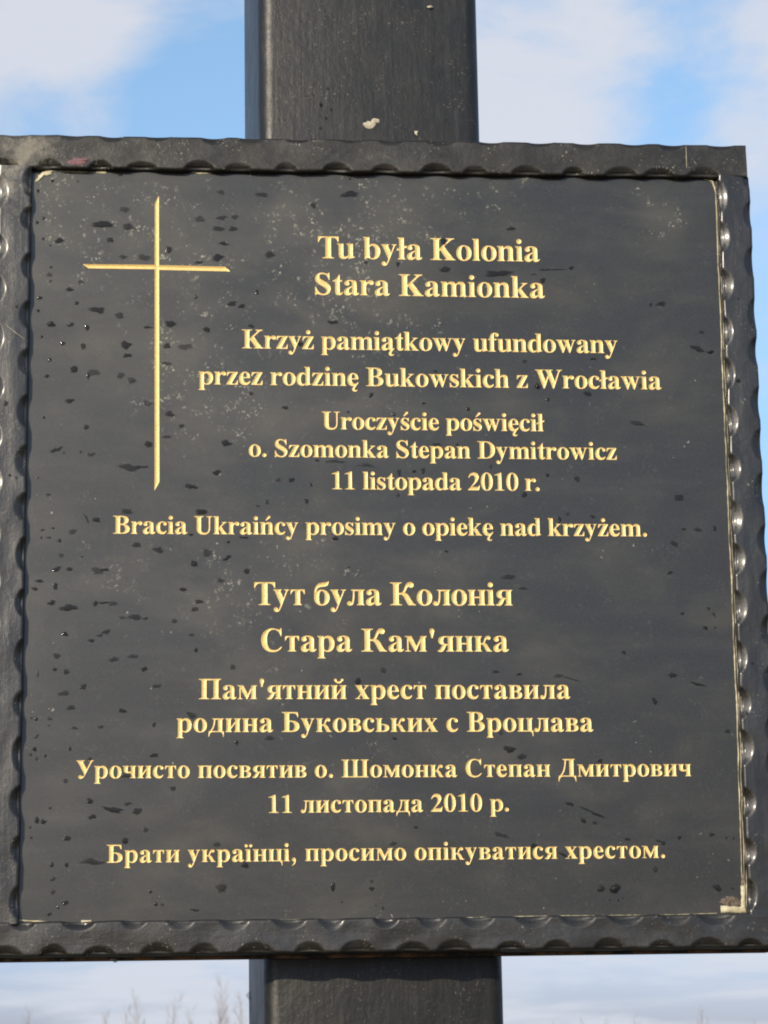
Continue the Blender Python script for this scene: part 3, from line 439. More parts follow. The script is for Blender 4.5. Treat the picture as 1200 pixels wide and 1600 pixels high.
  "в": (500, [[16,0,288,0,332,2,368,8,400,18,428,34,448,52,464,76,474,112,473,152,464,180,448,203,424,222,400,234,352,248,384,258,409,272,426,288,441,312,448,340,445,376,435,404,419,424,400,438,376,449,328,459,288,461,16,461,16,444,36,440,50,432,59,420,64,400,66,88,64,56,56,36,40,23,16,17],[204,31,203,228,256,230,276,226,292,221,305,212,316,200,324,184,329,168,332,144,331,112,327,88,321,72,304,49,284,37,260,31],[204,263,203,428,248,430,272,425,284,418,292,410,304,384,308,336,306,316,300,298,288,279,268,267,244,262]]),
  "л": (550, [[72,-12,92,-14,116,-13,136,-8,152,-1,166,8,178,20,195,52,210,104,223,192,228,280,230,416,232,421,345,420,344,64,340,44,334,32,320,22,300,17,300,0,533,0,533,16,512,21,500,28,491,40,486,60,484,372,486,400,492,422,500,432,508,438,533,444,533,460,131,460,131,444,148,442,152,428,184,428,188,424,184,304,175,192,160,116,152,96,144,89,132,91,112,110,100,117,76,122,56,119,43,112,29,100,22,88,16,72,15,56,17,40,22,24,30,12,40,2,56,-7]]),
  "д": (560, [[24,-160,40,-160,44,-157,57,-88,67,-60,84,-31,100,-16,112,-8,128,-2,152,0,416,0,448,-6,464,-15,478,-28,498,-60,512,-104,523,-160,541,-160,543,-156,535,32,488,34,484,36,485,396,490,416,496,428,508,438,533,444,533,460,151,460,151,444,178,440,180,428,204,426,200,344,191,276,179,224,161,172,149,144,124,100,96,60,72,34,30,32],[128,35,127,36,156,72,181,112,195,140,213,188,229,244,240,304,251,420,344,421,344,35]]),
  "м": (690, [[16,0,193,0,192,17,164,21,141,28,128,39,123,52,122,344,124,351,319,0,345,0,480,294,482,288,481,60,476,40,468,29,456,21,439,16,440,0,670,0,671,16,648,22,636,30,628,44,623,64,622,372,624,404,631,424,644,437,671,444,671,460,492,461,488,456,484,456,482,452,481,416,364,164,213,460,15,460,15,444,48,440,68,434,80,428,86,416,85,52,80,40,67,28,44,21,15,16]]),
  "н": (570, [[20,0,253,0,253,16,232,21,221,28,212,40,207,56,205,84,205,212,208,216,212,216,360,216,364,212,364,84,361,52,356,39,348,28,336,21,316,16,316,0,549,0,550,16,528,22,516,31,508,44,504,64,503,372,505,404,512,424,524,437,550,444,550,460,316,460,316,444,336,440,348,433,356,422,361,408,364,384,364,264,364,260,360,258,208,258,205,260,205,376,208,408,212,421,220,432,232,440,253,444,252,461,19,460,19,444,44,437,57,424,64,404,66,372,65,64,61,44,52,30,40,22,19,16]]),
  "п": (570, [[20,0,253,0,252,17,228,23,216,33,209,48,206,68,205,384,208,410,216,426,352,426,357,420,361,408,364,376,363,64,359,44,352,33,340,23,316,17,316,0,549,0,550,16,528,22,516,31,508,44,504,64,503,372,505,404,512,424,524,437,550,444,550,460,19,460,19,444,44,437,57,424,64,404,66,372,65,64,61,44,52,30,40,22,19,16]]),
  "и": (570, [[20,0,252,0,252,17,228,23,220,29,212,40,207,60,205,88,360,299,364,292,362,60,357,40,348,28,336,21,316,16,316,0,549,0,550,16,528,22,516,31,508,44,504,64,503,372,505,404,512,424,524,437,550,444,550,460,316,461,316,444,340,438,349,432,356,422,362,400,363,372,208,160,205,168,207,400,212,420,220,432,232,440,253,444,253,460,19,460,19,444,44,437,57,424,64,404,66,372,65,64,61,44,52,30,40,22,19,16]]),
  "й": (570, [[20,0,252,0,252,17,228,23,220,29,212,40,207,60,205,88,360,299,364,292,362,60,357,40,348,28,336,21,316,16,316,0,549,0,550,16,528,22,516,31,508,44,504,64,503,372,505,404,512,424,524,437,550,444,550,460,316,461,316,444,340,438,349,432,356,422,362,400,363,372,208,160,205,168,207,400,212,420,220,432,232,440,253,444,253,460,19,460,19,444,44,437,57,424,64,404,66,372,65,64,61,44,52,30,40,22,19,16],[249,528,280,525,312,527,336,534,364,549,384,568,400,594,420,602,433,616,438,628,440,644,437,656,430,668,420,678,404,685,388,686,376,682,360,671,350,652,348,636,354,612,339,604,320,599,272,595,236,601,211,612,217,632,217,648,211,664,196,679,184,684,168,686,156,683,144,677,132,663,126,644,128,628,135,612,148,601,164,595,181,568,200,550,220,538]]),
  "ц": (570, [[540,-160,556,-160,560,-156,556,32,552,35,503,36,503,376,505,404,512,424,524,437,550,444,550,460,316,460,316,444,340,438,352,428,359,416,363,396,364,40,364,36,360,35,206,36,206,396,210,416,216,428,232,440,252,444,253,460,19,460,19,444,44,437,57,424,64,404,66,376,66,36,20,33,20,0,428,0,464,-6,476,-11,492,-23,513,-52,527,-92]]),
  "ч": (530, [[280,0,513,0,513,16,488,23,476,34,471,44,466,64,465,376,467,404,474,424,488,438,513,444,513,460,280,461,280,444,296,441,308,435,317,424,323,408,326,376,326,260,323,256,296,247,256,242,232,245,212,255,200,271,195,292,195,384,199,412,204,424,212,434,224,440,242,444,242,460,11,460,11,444,36,436,45,428,51,416,56,388,56,300,59,272,72,240,88,221,108,207,132,197,160,190,192,187,232,186,264,189,324,204,326,84,323,52,317,36,308,26,296,20,280,16]]),
  "ь": (500, [[16,0,276,0,344,6,380,14,420,33,444,53,463,80,471,104,474,120,475,140,472,164,468,180,456,202,432,227,392,249,336,263,288,267,204,268,203,376,206,408,212,424,220,434,232,441,249,444,248,461,16,460,16,444,40,438,50,432,57,424,64,404,66,372,64,60,59,40,50,28,36,21,16,16],[204,31,204,236,252,237,280,231,296,223,308,212,319,196,325,180,329,152,330,124,327,100,322,80,308,56,296,45,284,38,256,32]]),
  "я": (530, [[78,-12,108,-14,140,-10,167,0,188,16,204,34,219,56,276,172,284,187,288,188,324,188,328,188,330,184,330,76,327,52,321,36,308,24,284,17,284,0,518,0,519,16,496,22,484,30,475,44,470,64,469,376,471,404,479,424,492,437,519,444,519,460,240,461,196,459,156,452,124,442,96,426,77,408,59,380,51,356,49,340,50,300,59,272,79,244,100,227,132,211,176,196,146,160,100,80,76,49,64,39,48,31,36,28,14,28,22,16,36,4,56,-6],[260,228,240,234,222,244,208,260,200,276,193,304,192,328,195,360,200,380,214,404,224,414,240,423,272,430,328,430,330,228,324,226]]),
  "т": (465, [[107,0,358,0,359,16,336,21,320,29,309,44,303,64,302,428,324,430,344,427,361,420,376,410,390,396,402,376,411,356,420,320,424,318,436,318,440,320,440,324,436,461,28,460,25,324,25,320,28,318,44,320,54,356,63,376,75,396,88,410,104,420,120,426,140,430,163,428,162,64,156,44,144,29,128,21,106,16]]),
  "к": (560, [[20,0,253,0,253,16,232,21,221,28,212,40,207,56,205,84,205,208,208,212,212,212,236,212,256,208,272,201,287,188,308,152,357,48,384,1,549,0,548,18,528,22,513,28,500,38,488,52,420,172,389,216,360,242,326,260,324,264,345,296,375,364,384,375,396,374,428,358,448,354,472,358,492,371,503,388,506,412,500,436,488,452,464,467,436,473,416,472,400,469,376,457,359,440,341,412,326,380,299,304,280,273,268,262,252,254,208,252,205,256,205,376,208,408,212,421,220,432,232,440,253,444,253,460,19,460,19,444,44,437,57,424,64,404,66,372,65,64,61,44,52,30,40,22,19,16]]),
  "х": (500, [[12,0,189,0,188,17,144,22,125,28,208,141,212,143,279,24,272,21,246,16,247,0,490,0,491,16,468,24,459,32,454,44,444,45,440,48,309,276,416,420,428,421,436,431,448,437,479,444,479,460,311,460,310,448,312,444,356,439,381,432,292,313,288,311,216,436,245,444,244,461,11,460,11,444,36,438,50,428,191,180,191,176,89,40,76,40,68,31,52,24,12,17]]),
  "ї": (278, [[16,0,252,0,255,4,254,16,232,22,217,32,211,44,206,64,204,461,16,460,16,444,40,438,50,432,57,424,64,404,66,372,64,60,59,40,50,28,36,21,16,16],[35,540,60,539,84,547,103,564,112,584,113,608,105,632,88,650,68,660,44,661,20,653,2,636,-8,616,-9,592,-1,568,12,552],[209,540,232,538,256,546,274,560,285,580,288,604,281,628,265,648,244,659,220,662,196,654,176,637,166,616,165,592,172,569,188,551]]),
  "П": (778, [[16,0,365,0,364,19,316,25,300,32,288,40,277,56,271,80,270,588,277,620,285,632,292,636,488,636,499,624,506,604,508,580,507,76,501,56,488,39,476,31,460,25,412,17,412,0,761,0,760,19,712,25,696,32,684,40,675,52,670,64,666,96,667,600,673,620,685,636,696,644,712,651,760,657,762,660,760,676,20,676,16,674,16,660,20,657,64,651,80,645,92,637,105,620,111,600,112,96,108,64,103,52,94,40,80,31,68,26,16,17]]),
  "Б": (650, [[16,0,344,0,408,3,460,13,508,29,544,50,576,79,596,110,606,132,614,172,615,196,611,232,605,256,588,289,564,318,547,332,524,347,488,363,460,372,412,381,384,384,276,385,272,385,270,388,270,636,408,638,440,634,468,626,498,608,520,584,539,548,552,503,556,500,572,500,575,504,564,675,20,676,16,674,16,660,20,657,64,651,80,645,92,637,105,620,111,600,112,96,108,64,103,52,94,40,80,31,68,26,16,17],[312,36,296,39,284,45,275,56,270,72,270,344,272,349,316,348,340,345,368,338,395,324,413,308,430,284,442,256,448,228,450,188,445,140,436,109,423,84,400,60,376,46,348,38]]),
  "Д": (730, [[22,-188,28,-190,44,-190,46,-188,57,-128,67,-92,82,-60,99,-36,120,-18,144,-7,172,-1,192,0,544,0,576,-3,592,-7,624,-25,645,-48,659,-72,671,-104,681,-144,688,-188,692,-190,708,-190,712,-188,700,36,616,38,612,40,613,600,616,620,624,637,640,650,668,657,672,660,672,672,668,676,204,676,200,674,200,640,270,636,264,504,253,416,245,372,225,292,198,216,180,178,144,115,120,81,84,39,35,36],[148,39,146,40,172,69,192,96,214,132,244,197,272,276,292,363,307,452,316,552,318,624,452,624,452,40,448,38]]),
  "У": (700, [[149,-16,168,-19,192,-18,208,-16,232,-7,268,16,296,49,317,80,342,124,583,604,597,624,616,642,636,651,664,658,664,675,464,676,462,672,462,660,464,657,504,650,528,638,536,625,536,610,528,588,408,350,404,348,270,600,262,620,262,632,268,644,288,653,324,658,324,675,16,676,12,674,12,659,36,650,48,642,61,628,76,606,318,144,303,116,287,92,272,79,256,71,244,70,236,72,196,106,184,113,168,117,136,115,121,108,111,100,99,84,94,68,92,44,96,28,104,12,116,0,128,-8]]),
  "Ш": (1062, [[12,0,1050,0,1052,16,1048,19,1008,25,1000,28,1000,36,984,39,975,52,969,72,967,96,967,580,971,612,975,624,984,636,994,644,1008,651,1048,657,1052,660,1052,672,1048,676,748,676,744,676,742,672,742,660,744,657,780,651,801,640,813,624,819,600,820,96,818,68,811,48,804,39,800,38,624,38,617,44,611,56,605,84,605,592,610,616,621,636,632,645,644,651,684,657,686,672,684,676,680,676,376,675,376,657,416,651,432,644,440,638,450,624,457,600,458,96,456,72,450,52,440,38,260,38,253,44,247,56,242,84,242,592,246,616,257,636,268,645,280,651,316,657,320,660,320,672,316,676,12,676,10,672,10,660,12,657,52,651,76,638,87,624,94,600,95,96,92,64,80,42,76,38,60,37,60,28,56,26,12,19,10,16]]),
}

LINES = [  # text, cap height px, left ink px, right ink px, label
 ("Tu była Kolonia", 34.0, (496.9, 403.2), (843.5, 408.7), 'top line of large gold Latin lettering'),
 ("Stara Kamionka", 33.5, (492.4, 460.0), (851.5, 465.6), 'second line of large gold Latin lettering'),
 ("Krzyż pamiątkowy ufundowany", 29.0, (378.0, 544.0), (965.3, 551.9), 'third gold line, beginning with Krzyż'),
 ("przez rodzinę Bukowskich z Wrocławia", 28.8, (310.0, 600.2), (1033.6, 608.4), 'fourth gold line, the widest in the upper half except the last'),
 ("Uroczyście poświęcił", 27.2, (502.7, 670.4), (850.6, 673.8), 'fifth gold line, beginning with Uroczyście'),
 ("o. Szomonka Stepan Dymitrowicz", 27.0, (388.5, 713.2), (963.8, 718.3), 'sixth gold line, directly above the first date'),
 ("11 listopada 2010 r.", 27.4, (518.7, 764.2), (843.0, 766.8), 'gold date line in Polish'),
 ("Bracia Ukraińcy prosimy o opiekę nad krzyżem.", 27.6, (176.5, 833.7), (1010.8, 838.0), 'long gold line across the middle of the plaque'),
 ("Тут була Колонія", 35.5, (397.2, 945.2), (801.0, 945.9), 'first large gold line in Cyrillic'),
 ("Стара Кам'янка", 35.3, (408.0, 1017.8), (795.0, 1018.0), 'second large gold line in Cyrillic'),
 ("Пам'ятний хрест поставила", 31.2, (310.5, 1092.3), (891.3, 1091.6), 'third gold Cyrillic line'),
 ("родина Буковських с Вроцлава", 30.8, (275.7, 1143.8), (927.3, 1142.8), 'fourth gold Cyrillic line'),
 ("Урочисто посвятив о. Шомонка Степан Дмитрович", 27.6, (118.8, 1216.0), (1080.0, 1212.6), 'widest gold Cyrillic line'),
 ("11 листопада 2010 р.", 27.6, (419.8, 1270.0), (795.0, 1267.4), 'gold date line in Ukrainian'),
 ("Брати українці, просимо опікуватися хрестом.", 27.6, (166.4, 1348.0), (1039.0, 1340.2), 'bottom gold Cyrillic line'),
]
KERN = {('T', 'u'): -75, ('Т', 'у'): -75, ('W', 'r'): -20, ('r', '.'): -60, ('р', '.'): -20, ('У', 'р'): -40}
def area2(c):
    return sum(c[i][0]*c[(i + 1) % len(c)][1] - c[(i + 1) % len(c)][0]*c[i][1] for i in range(len(c)))
def groove(contours, spacing, slope, dmax, edge):
    """triangulated V-cut: rim on the outline, inner points sunk by distance to the outline. returns verts (x, depth, y), tris"""
    pts = []; faces = []; segs = []
    for c in contours:
        i0 = len(pts); pts += [Vector(p) for p in c]; f_ = list(range(i0, i0 + len(c))); faces.append(f_ if area2(c) > 0 else f_[::-1])
        segs += [(c[i], c[(i + 1) % len(c)]) for i in range(len(c))]
    outer = [area2(c) > 0 for c in contours]
    nrim = len(pts)
    xs = [p[0] for p in pts]; ys = [p[1] for p in pts]
    def dist(x, y):
        best = 1e18
        for (ax, ay), (bx, by) in segs:
            ex, ey = bx - ax, by - ay; L = ex*ex + ey*ey
            t = ((x - ax)*ex + (y - ay)*ey)/L; t = 0 if t < 0 else 1 if t > 1 else t
            dx = x - ax - ex*t; dy = y - ay - ey*t; d = dx*dx + dy*dy
            if d < best: best = d
        return math.sqrt(best)
    def inside(x, y):
        s = False
        for (ax, ay), (bx, by) in segs:
            if (ay > y) != (by > y) and x < ax + (y - ay)*(bx - ax)/(by - ay): s = not s
        return s
    dep = {}
    y = min(ys) + spacing*.5; row = 0
    while y < max(ys):
        x = min(xs) + spacing*(.5 if row % 2 else 1.0)
        while x < max(xs):
            if inside(x, y):
                d = dist(x, y)
                if d > edge: pts.append(Vector((x, y)))
            x += spacing
        y += spacing*.87; row += 1
    V, E, Fc, _, _, OF = delaunay_2d_cdt(pts, [], faces, 0, 1e-4)
    tris = []
    for f, of in zip(Fc, OF):
        cnt = sum(1 if outer[k_] else -1 for k_ in set(of))
        if cnt > 0: tris.append(f)
    out = []
    for i, v in enumerate(V):
        d = dist(v.x, v.y)
        out.append((v.x, 0.0 if d < 1e-3 else min(d*slope, dmax), v.y))
    return out, tris
cache = {}
def glyph(ch):
    if ch not in cache:
        w_, cs = GLYPHS[ch]
        cs = [[(float(c[i]), float(c[i + 1])) for i in range(0, len(c), 2)] for c in cs]
        if area2(max(cs, key=lambda c: abs(area2(c)))) < 0: cs = [c[::-1] for c in cs]
        cache[ch] = (w_, cs, groove(cs, 19.0, .42, 24.0, 8.0))
    return cache[ch]
plaque = empty('memorial_plaque', (0, 0, 0), 'polished black stone plaque engraved with gold Polish and Ukrainian text and a thin cross', 'plaque')
holes = []                                        # every cut outline on the stone, in millimetres from the plaque centre
def to_mm(p): return (p.x*1000, (p.z - PLAQUE_Z)*1000)
for text, cap, lp, rp, lab in LINES:
    L0 = at(*lp, 0); R0 = at(*rp, 0)
    s = (at(lp[0], lp[1] - cap, 0) - L0).length/676
    s2_ = (at(rp[0], rp[1] - cap, 0) - R0).length/676; s = (s + s2_)/2
    base = R0 - L0; want = base.length; base.normalize(); upv = Vector((-base.z, 0, base.x))
    pos = []; x = 0; prev = None
    for ch in text:
        x += KERN.get((prev, ch), 0); pos.append(x); x += 250 if ch == ' ' else glyph(ch)[0]; prev = ch
    def xmin(ch): return min(min(p[0] for p in c) for c in glyph(ch)[1])
    def xmax(ch): return max(max(p[0] for p in c) for c in glyph(ch)[1])
    nat = pos[-1] + xmax(text[-1]) - xmin(text[0])
    track = (want/s - nat)/(len(text) - 1)
    start = -xmin(text[0])
    row = empty('inscription_line', L0); row.parent = plaque; row['label'] = lab
    words = []; cur = []
    for i, ch in enumerate(text):
        if ch == ' ':
            words.append(cur); cur = []; continue
        cur.append((ch, start + pos[i] + track*i))
    words.append(cur)
    for wd in words:
        V = []; F = []
        ox = wd[0][1]
        for ch, gx in wd:
            w_, cs, (gv, gf) = glyph(ch); i0 = len(V)
            for (a, d, b_) in gv:
                q = base*((a + gx - ox)*s) + upv*(b_*s); V.append((q.x, d*s, q.z))
            F += [tuple(i0 + k_ for k_ in f)[::-1] if False else tuple(i0 + k_ for k_ in f) for f in gf]
            for c in cs:
                holes.append(([to_mm(L0 + base*((a + gx)*s) + upv*(b_*s)) for a, b_ in c], area2(c) > 0))
        o = mesh_obj('word', V, F, GOLD, row); o.location = base*(ox*s)
# the engraved thin cross with slanted ends
def px_poly(pts): return [at(a, b_, 0) for a, b_ in pts]
cr = px_poly([(241.5, 766), (241.6, 425), (138.5, 420.5), (129.5, 413.5), (241.6, 415.5), (241.8, 317.5), (247.8, 306.5), (248.6, 416.3), (352.5, 418.8), (359.0, 424.6),
              (248.8, 426.6), (249.2, 754)])
cr = px_poly([(241.4, 766.5), (241.6, 420.6), (138.0, 419.2), (129.2, 412.8), (241.6, 413.6), (241.8, 317.5), (248.2, 306.0), (248.4, 414.2), (351.5, 416.6), (359.5, 424.0),
              (248.5, 421.6), (249.0, 753.0)])
c2 = [to_mm(p) for p in cr]
if area2(c2) < 0: c2 = c2[::-1]
# refine the outline so that the groove walls triangulate evenly
fine_c = []
for i in range(len(c2)):
    a_, b_ = c2[i], c2[(i + 1) % len(c2)]; nseg = max(1, int(math.dist(a_, b_)/1.2))
    fine_c += [(a_[0] + (b_[0] - a_[0])*t/nseg, a_[1] + (b_[1] - a_[1])*t/nseg) for t in range(nseg)]
gv, gf = groove([fine_c], .62, .55, .9, .22)
o = mesh_obj('engraved_cross', [(a/1000, d/1000, PLAQUE_Z + b_/1000) for a, d, b_ in gv], [tuple(f) for f in gf], GOLD, plaque)
o['label'] = 'thin gold cross with slanted ends engraved at upper left'
holes.append((fine_c, True))

# stone slab, its polished face cut open along every engraved outline
corners = [at(46, 262, 0), at(1121.5, 276, 0), at(1168, 1431, 0), at(25, 1443, 0)]
rim = [to_mm(p) for p in corners][::-1]
pts = [Vector(p) for p in rim]; faces = [[0, 1, 2, 3] if area2(rim) > 0 else [3, 2, 1, 0]]; isout = [None]
for c, ou in holes:
    i0 = len(pts); pts += [Vector(p) for p in c]; f_ = list(range(i0, i0 + len(c))); faces.append(f_ if ou else f_[::-1]); isout.append(ou)
V, E, Fc, _, _, OF = delaunay_2d_cdt(pts, [], faces, 0, 1e-5)
F = []
for f, of in zip(Fc, OF):
    if 0 not in of: continue
    cnt = sum(1 if isout[k_] else -1 for k_ in set(of) if k_)
    if cnt <= 0: F.append(tuple(f))
V3 = [(v.x/1000, 0.0, PLAQUE_Z + v.y/1000) for v in V]
nb = len(V3)
V3 += [(p[0]/1000, 0.0, PLAQUE_Z + p[1]/1000) for p in rim] + [(p[0]/1000, .020, PLAQUE_Z + p[1]/1000) for p in rim]
for i in range(4):
    k2 = (i + 1) % 4; F.append((nb + i, nb + k2, nb + 4 + k2, nb + 4 + i))
F.append((nb + 4, nb + 5, nb + 6, nb + 7))
o = mesh_obj('stone_slab', V3, F, STONE, plaque, smooth=False)

# ------------------------------------------------------------------ sealant, torn tape and scratches
def strip(name, pts, y, mat, parent, thick=.0008, label=None):
    """ribbon with a rounded back: pts = (px, py, half width px)"""
    V = []; F = []; nC = 5
    P3 = [(at(a, b_, y), h*at_scale) for a, b_, h in pts]
    for i, (p, h) in enumerate(P3):
        q0 = P3[max(0, i - 1)][0]; q1 = P3[min(len(P3) - 1, i + 1)][0]
        t = (q1 - q0).normalized(); nrm = Vector((-t.z, 0, t.x))
        for c in range(nC):
            u = -1 + 2*c/(nC - 1)
            V.append(p + nrm*(h*u) + Vector((0, -thick*(1 - u*u) + .0002, 0)))
    for i in range(len(P3) - 1):
        for c in range(nC - 1): F.append((i*nC + c, i*nC + c + 1, (i + 1)*nC + c + 1, (i + 1)*nC + c))
    o = mesh_obj(name, V, F, mat, parent)
    if label: o['label'] = label
    return o
at_scale = (at(601, 800, 0) - at(600, 800, 0)).length
seal = empty('sealant', (0, 0, 0)); seal.parent = plaque; seal['label'] = 'cream sealant bead squeezed out around the stone'
base_line = [(1113, 283), (1118, 300), (1120, 345), (1121.5, 400), (1123, 430), (1126, 500), (1127.5, 560), (1131.5, 640), (1136, 740), (1139, 830), (1144, 930), (1147.5, 1030),
             (1152, 1130), (1154.5, 1230), (1157, 1300), (1159, 1360), (1160, 1418)]
def along(line, step=4):
    out = []
    for (x0, y0_), (x1, y1_) in zip(line, line[1:]):
        m_ = max(1, int(math.hypot(x1 - x0, y1_ - y0_)/step))
        for t in range(m_): out.append((x0 + (x1 - x0)*t/m_, y0_ + (y1_ - y0_)*t/m_))
    return out + [line[-1]]
def bead(line, off, w0, w1, seed, mat=SEAL, y=0.0, th=.0008, lab=None):
    P = []
    for (x, y_) in along(line):
        nz = noise.noise(Vector((x*.05, y_*.035, seed))); n2 = noise.noise(Vector((x*.2, y_*.16, seed + 7)))
        P.append((x + off + nz*1.5, y_, max(.22, w0 + (w1 - w0)*(.5 + nz) + n2*.7)))
    return strip('sealant_bead', P, y, mat, seal, th, lab)
bead(base_line, 0, .25, 1.5, 1.1)
bead(base_line[2:], 3.8, -.1, .9, 5.3, y=-.0012, mat=BARE)
bead(base_line[1:], 7.2, .2, .8, 9.7, mat=BARE, y=-.0022, th=.0005)
bead([(58, 282), (63, 274), (72, 267), (90, 267.5), (130, 269), (165, 270)], 0, 1.0, 2.2, 2.2)
bead([(298, 269), (312, 271), (330, 270.5)], 0, .8, 2.4, 3.3)
bead([(1098, 279), (1112, 283), (1117, 295)], 0, .8, 1.8, 4.3)
bead([(700, 1435), (760, 1433), (860, 1431), (980, 1430), (1060, 1429), (1120, 1427)], 0, .3, .8, 6.1)
bead([(30, 1438), (60, 1440), (76, 1441)], 0, .5, 1.8, 7.1); bead([(126, 1440), (142, 1439)], 0, .6, 2.2, 8.4)
bead([(400, 1437), (520, 1437), (640, 1436)], 0, .15, .7, 8.8)
def blob_patch(name, outline, y, mat, parent, th, label=None):
    c = [at(a, b_, y) for a, b_ in outline]; cen = sum(c, Vector())/len(c)
    V = [p for p in c] + [cen + (p - cen)*.86 + Vector((0, -th, 0)) for p in c] + [cen + Vector((0, -th*1.15, 0))]
    n_ = len(c); F = []
    for i in range(n_):
        k2 = (i + 1) % n_; F.append((i, k2, n_ + k2, n_ + i)); F.append((n_ + i, n_ + k2, 2*n_))
    o = mesh_obj(name, V, F, mat, parent)
    bm = bmesh.new(); bm.from_mesh(o.data); bmesh.ops.recalc_face_normals(bm, faces=bm.faces); bm.to_mesh(o.data); bm.free()
    if label: o['label'] = label
    return o
def ragged(poly, step, amp, seed):
    out = []
    for i, (x, y_) in enumerate(along(list(poly) + [poly[0]], step)[:-1]):
        out.append((x + amp*noise.noise(Vector((x*.3, y_*.3, seed))), y_ + amp*noise.noise(Vector((x*.3, y_*.3, seed + 9)))))
    return out
# L-shaped cream tape at the lower right corner with torn brown remains above it
blob_patch('tape_strip', ragged([(1126, 1415), (1158, 1417), (1165, 1414), (1165.5, 1425.5), (1126.5, 1426)], 2.5, 1.4, 1), -.0003, SEAL, seal, .0004, 'torn cream strip in the lower right corner')
blob_patch('tape_strip', ragged([(1157.5, 1384), (1166, 1382), (1165.5, 1414.5), (1158, 1416)], 3, 1.4, 2), -.0003, SEAL, seal, .0004)
blob_patch('adhesive_stain', ragged([(1123, 1410), (1133, 1401), (1150, 1402), (1157, 1408), (1157, 1415), (1146, 1418), (1136, 1416)], 2, 3.0, 3), -.0001, SCRAPE, seal, .0002)
blob_patch('adhesive_stain', ragged([(1159, 1362), (1166, 1362), (1166.5, 1383), (1158.5, 1385)], 2, 2.0, 4), -.0001, SCRAPE, seal, .0003)
blob_patch('tape_strip', ragged([(54, 285), (60, 275), (68, 267), (84, 266), (80, 273), (68, 275), (60, 283)], 2, 2.2, 5), -.0002, SEAL, seal, .0004, 'curled cream flake in the upper left corner')
for a in ([(461, 895.5, .25), (467, 901, .45), (472.5, 907.5, .3)], [(94, 731, .3), (101, 735.5, .6), (112, 738.5, .5), (126, 742, .25)], [(652, 880.5, .2), (662, 877.5, .35), (672, 874.5, .2)],
          [(781, 1192, .3), (787, 1195, .6), (794, 1197.5, .3)], [(1040, 905, .15), (1041, 980, .22), (1041, 1030, .12)]):
    strip('scratch', a, 0, BARE, plaque, .00012)
strip('scratch', [(7.5, 506, .3), (22, 518, .5), (39, 530, .3)], FRONT - .0002, BARE, frame, .0002, 'pale scratch on the left upright')
strip('scratch', [(1072, 228, .4), (1072.5, 245, .7), (1073, 262, .4)], FRONT - .0002, BARE, frame, .0003, 'pale run mark across the top rail')
blob_patch('paint_trace', ragged([(104, 253), (116, 247), (134, 246), (140, 250), (128, 256), (112, 258)], 3, 3, 8), FRONT - .0001, PINK, frame, .0001, 'faint pink paint trace on the top rail')
def on_post(px, py):                               # point on the post's front face in the post's own frame
    return at(px, py, POST_Y)
blob_patch('paint_chip', ragged([(567, 194), (572, 190), (579, 189), (582, 186), (589, 185), (594, 187), (592, 191), (587, 194), (585, 199), (578, 202), (571, 200), (568, 197)], 1.6, 2.2, 12), POST_Y - .0003, BARE, None, .00015)
blob_patch('paint_chip', ragged([(648, 204), (653, 205), (652, 212), (648, 210)], 1.5, .8, 13), POST_Y - .0003, BARE, None, .00015)
blob_patch('paint_chip', ragged([(667, 10), (672, 8.5), (677, 10.5), (671, 13), (668, 12)], 1.5, 1, 14), POST_Y - .0003, BARE, None, .00015)
bpy.context.view_layer.update()
for o in [o for o in col.objects if o.name.startswith('paint_chip')]:
    o.parent = cross; o.matrix_parent_inverse = cross.matrix_world.inverted()

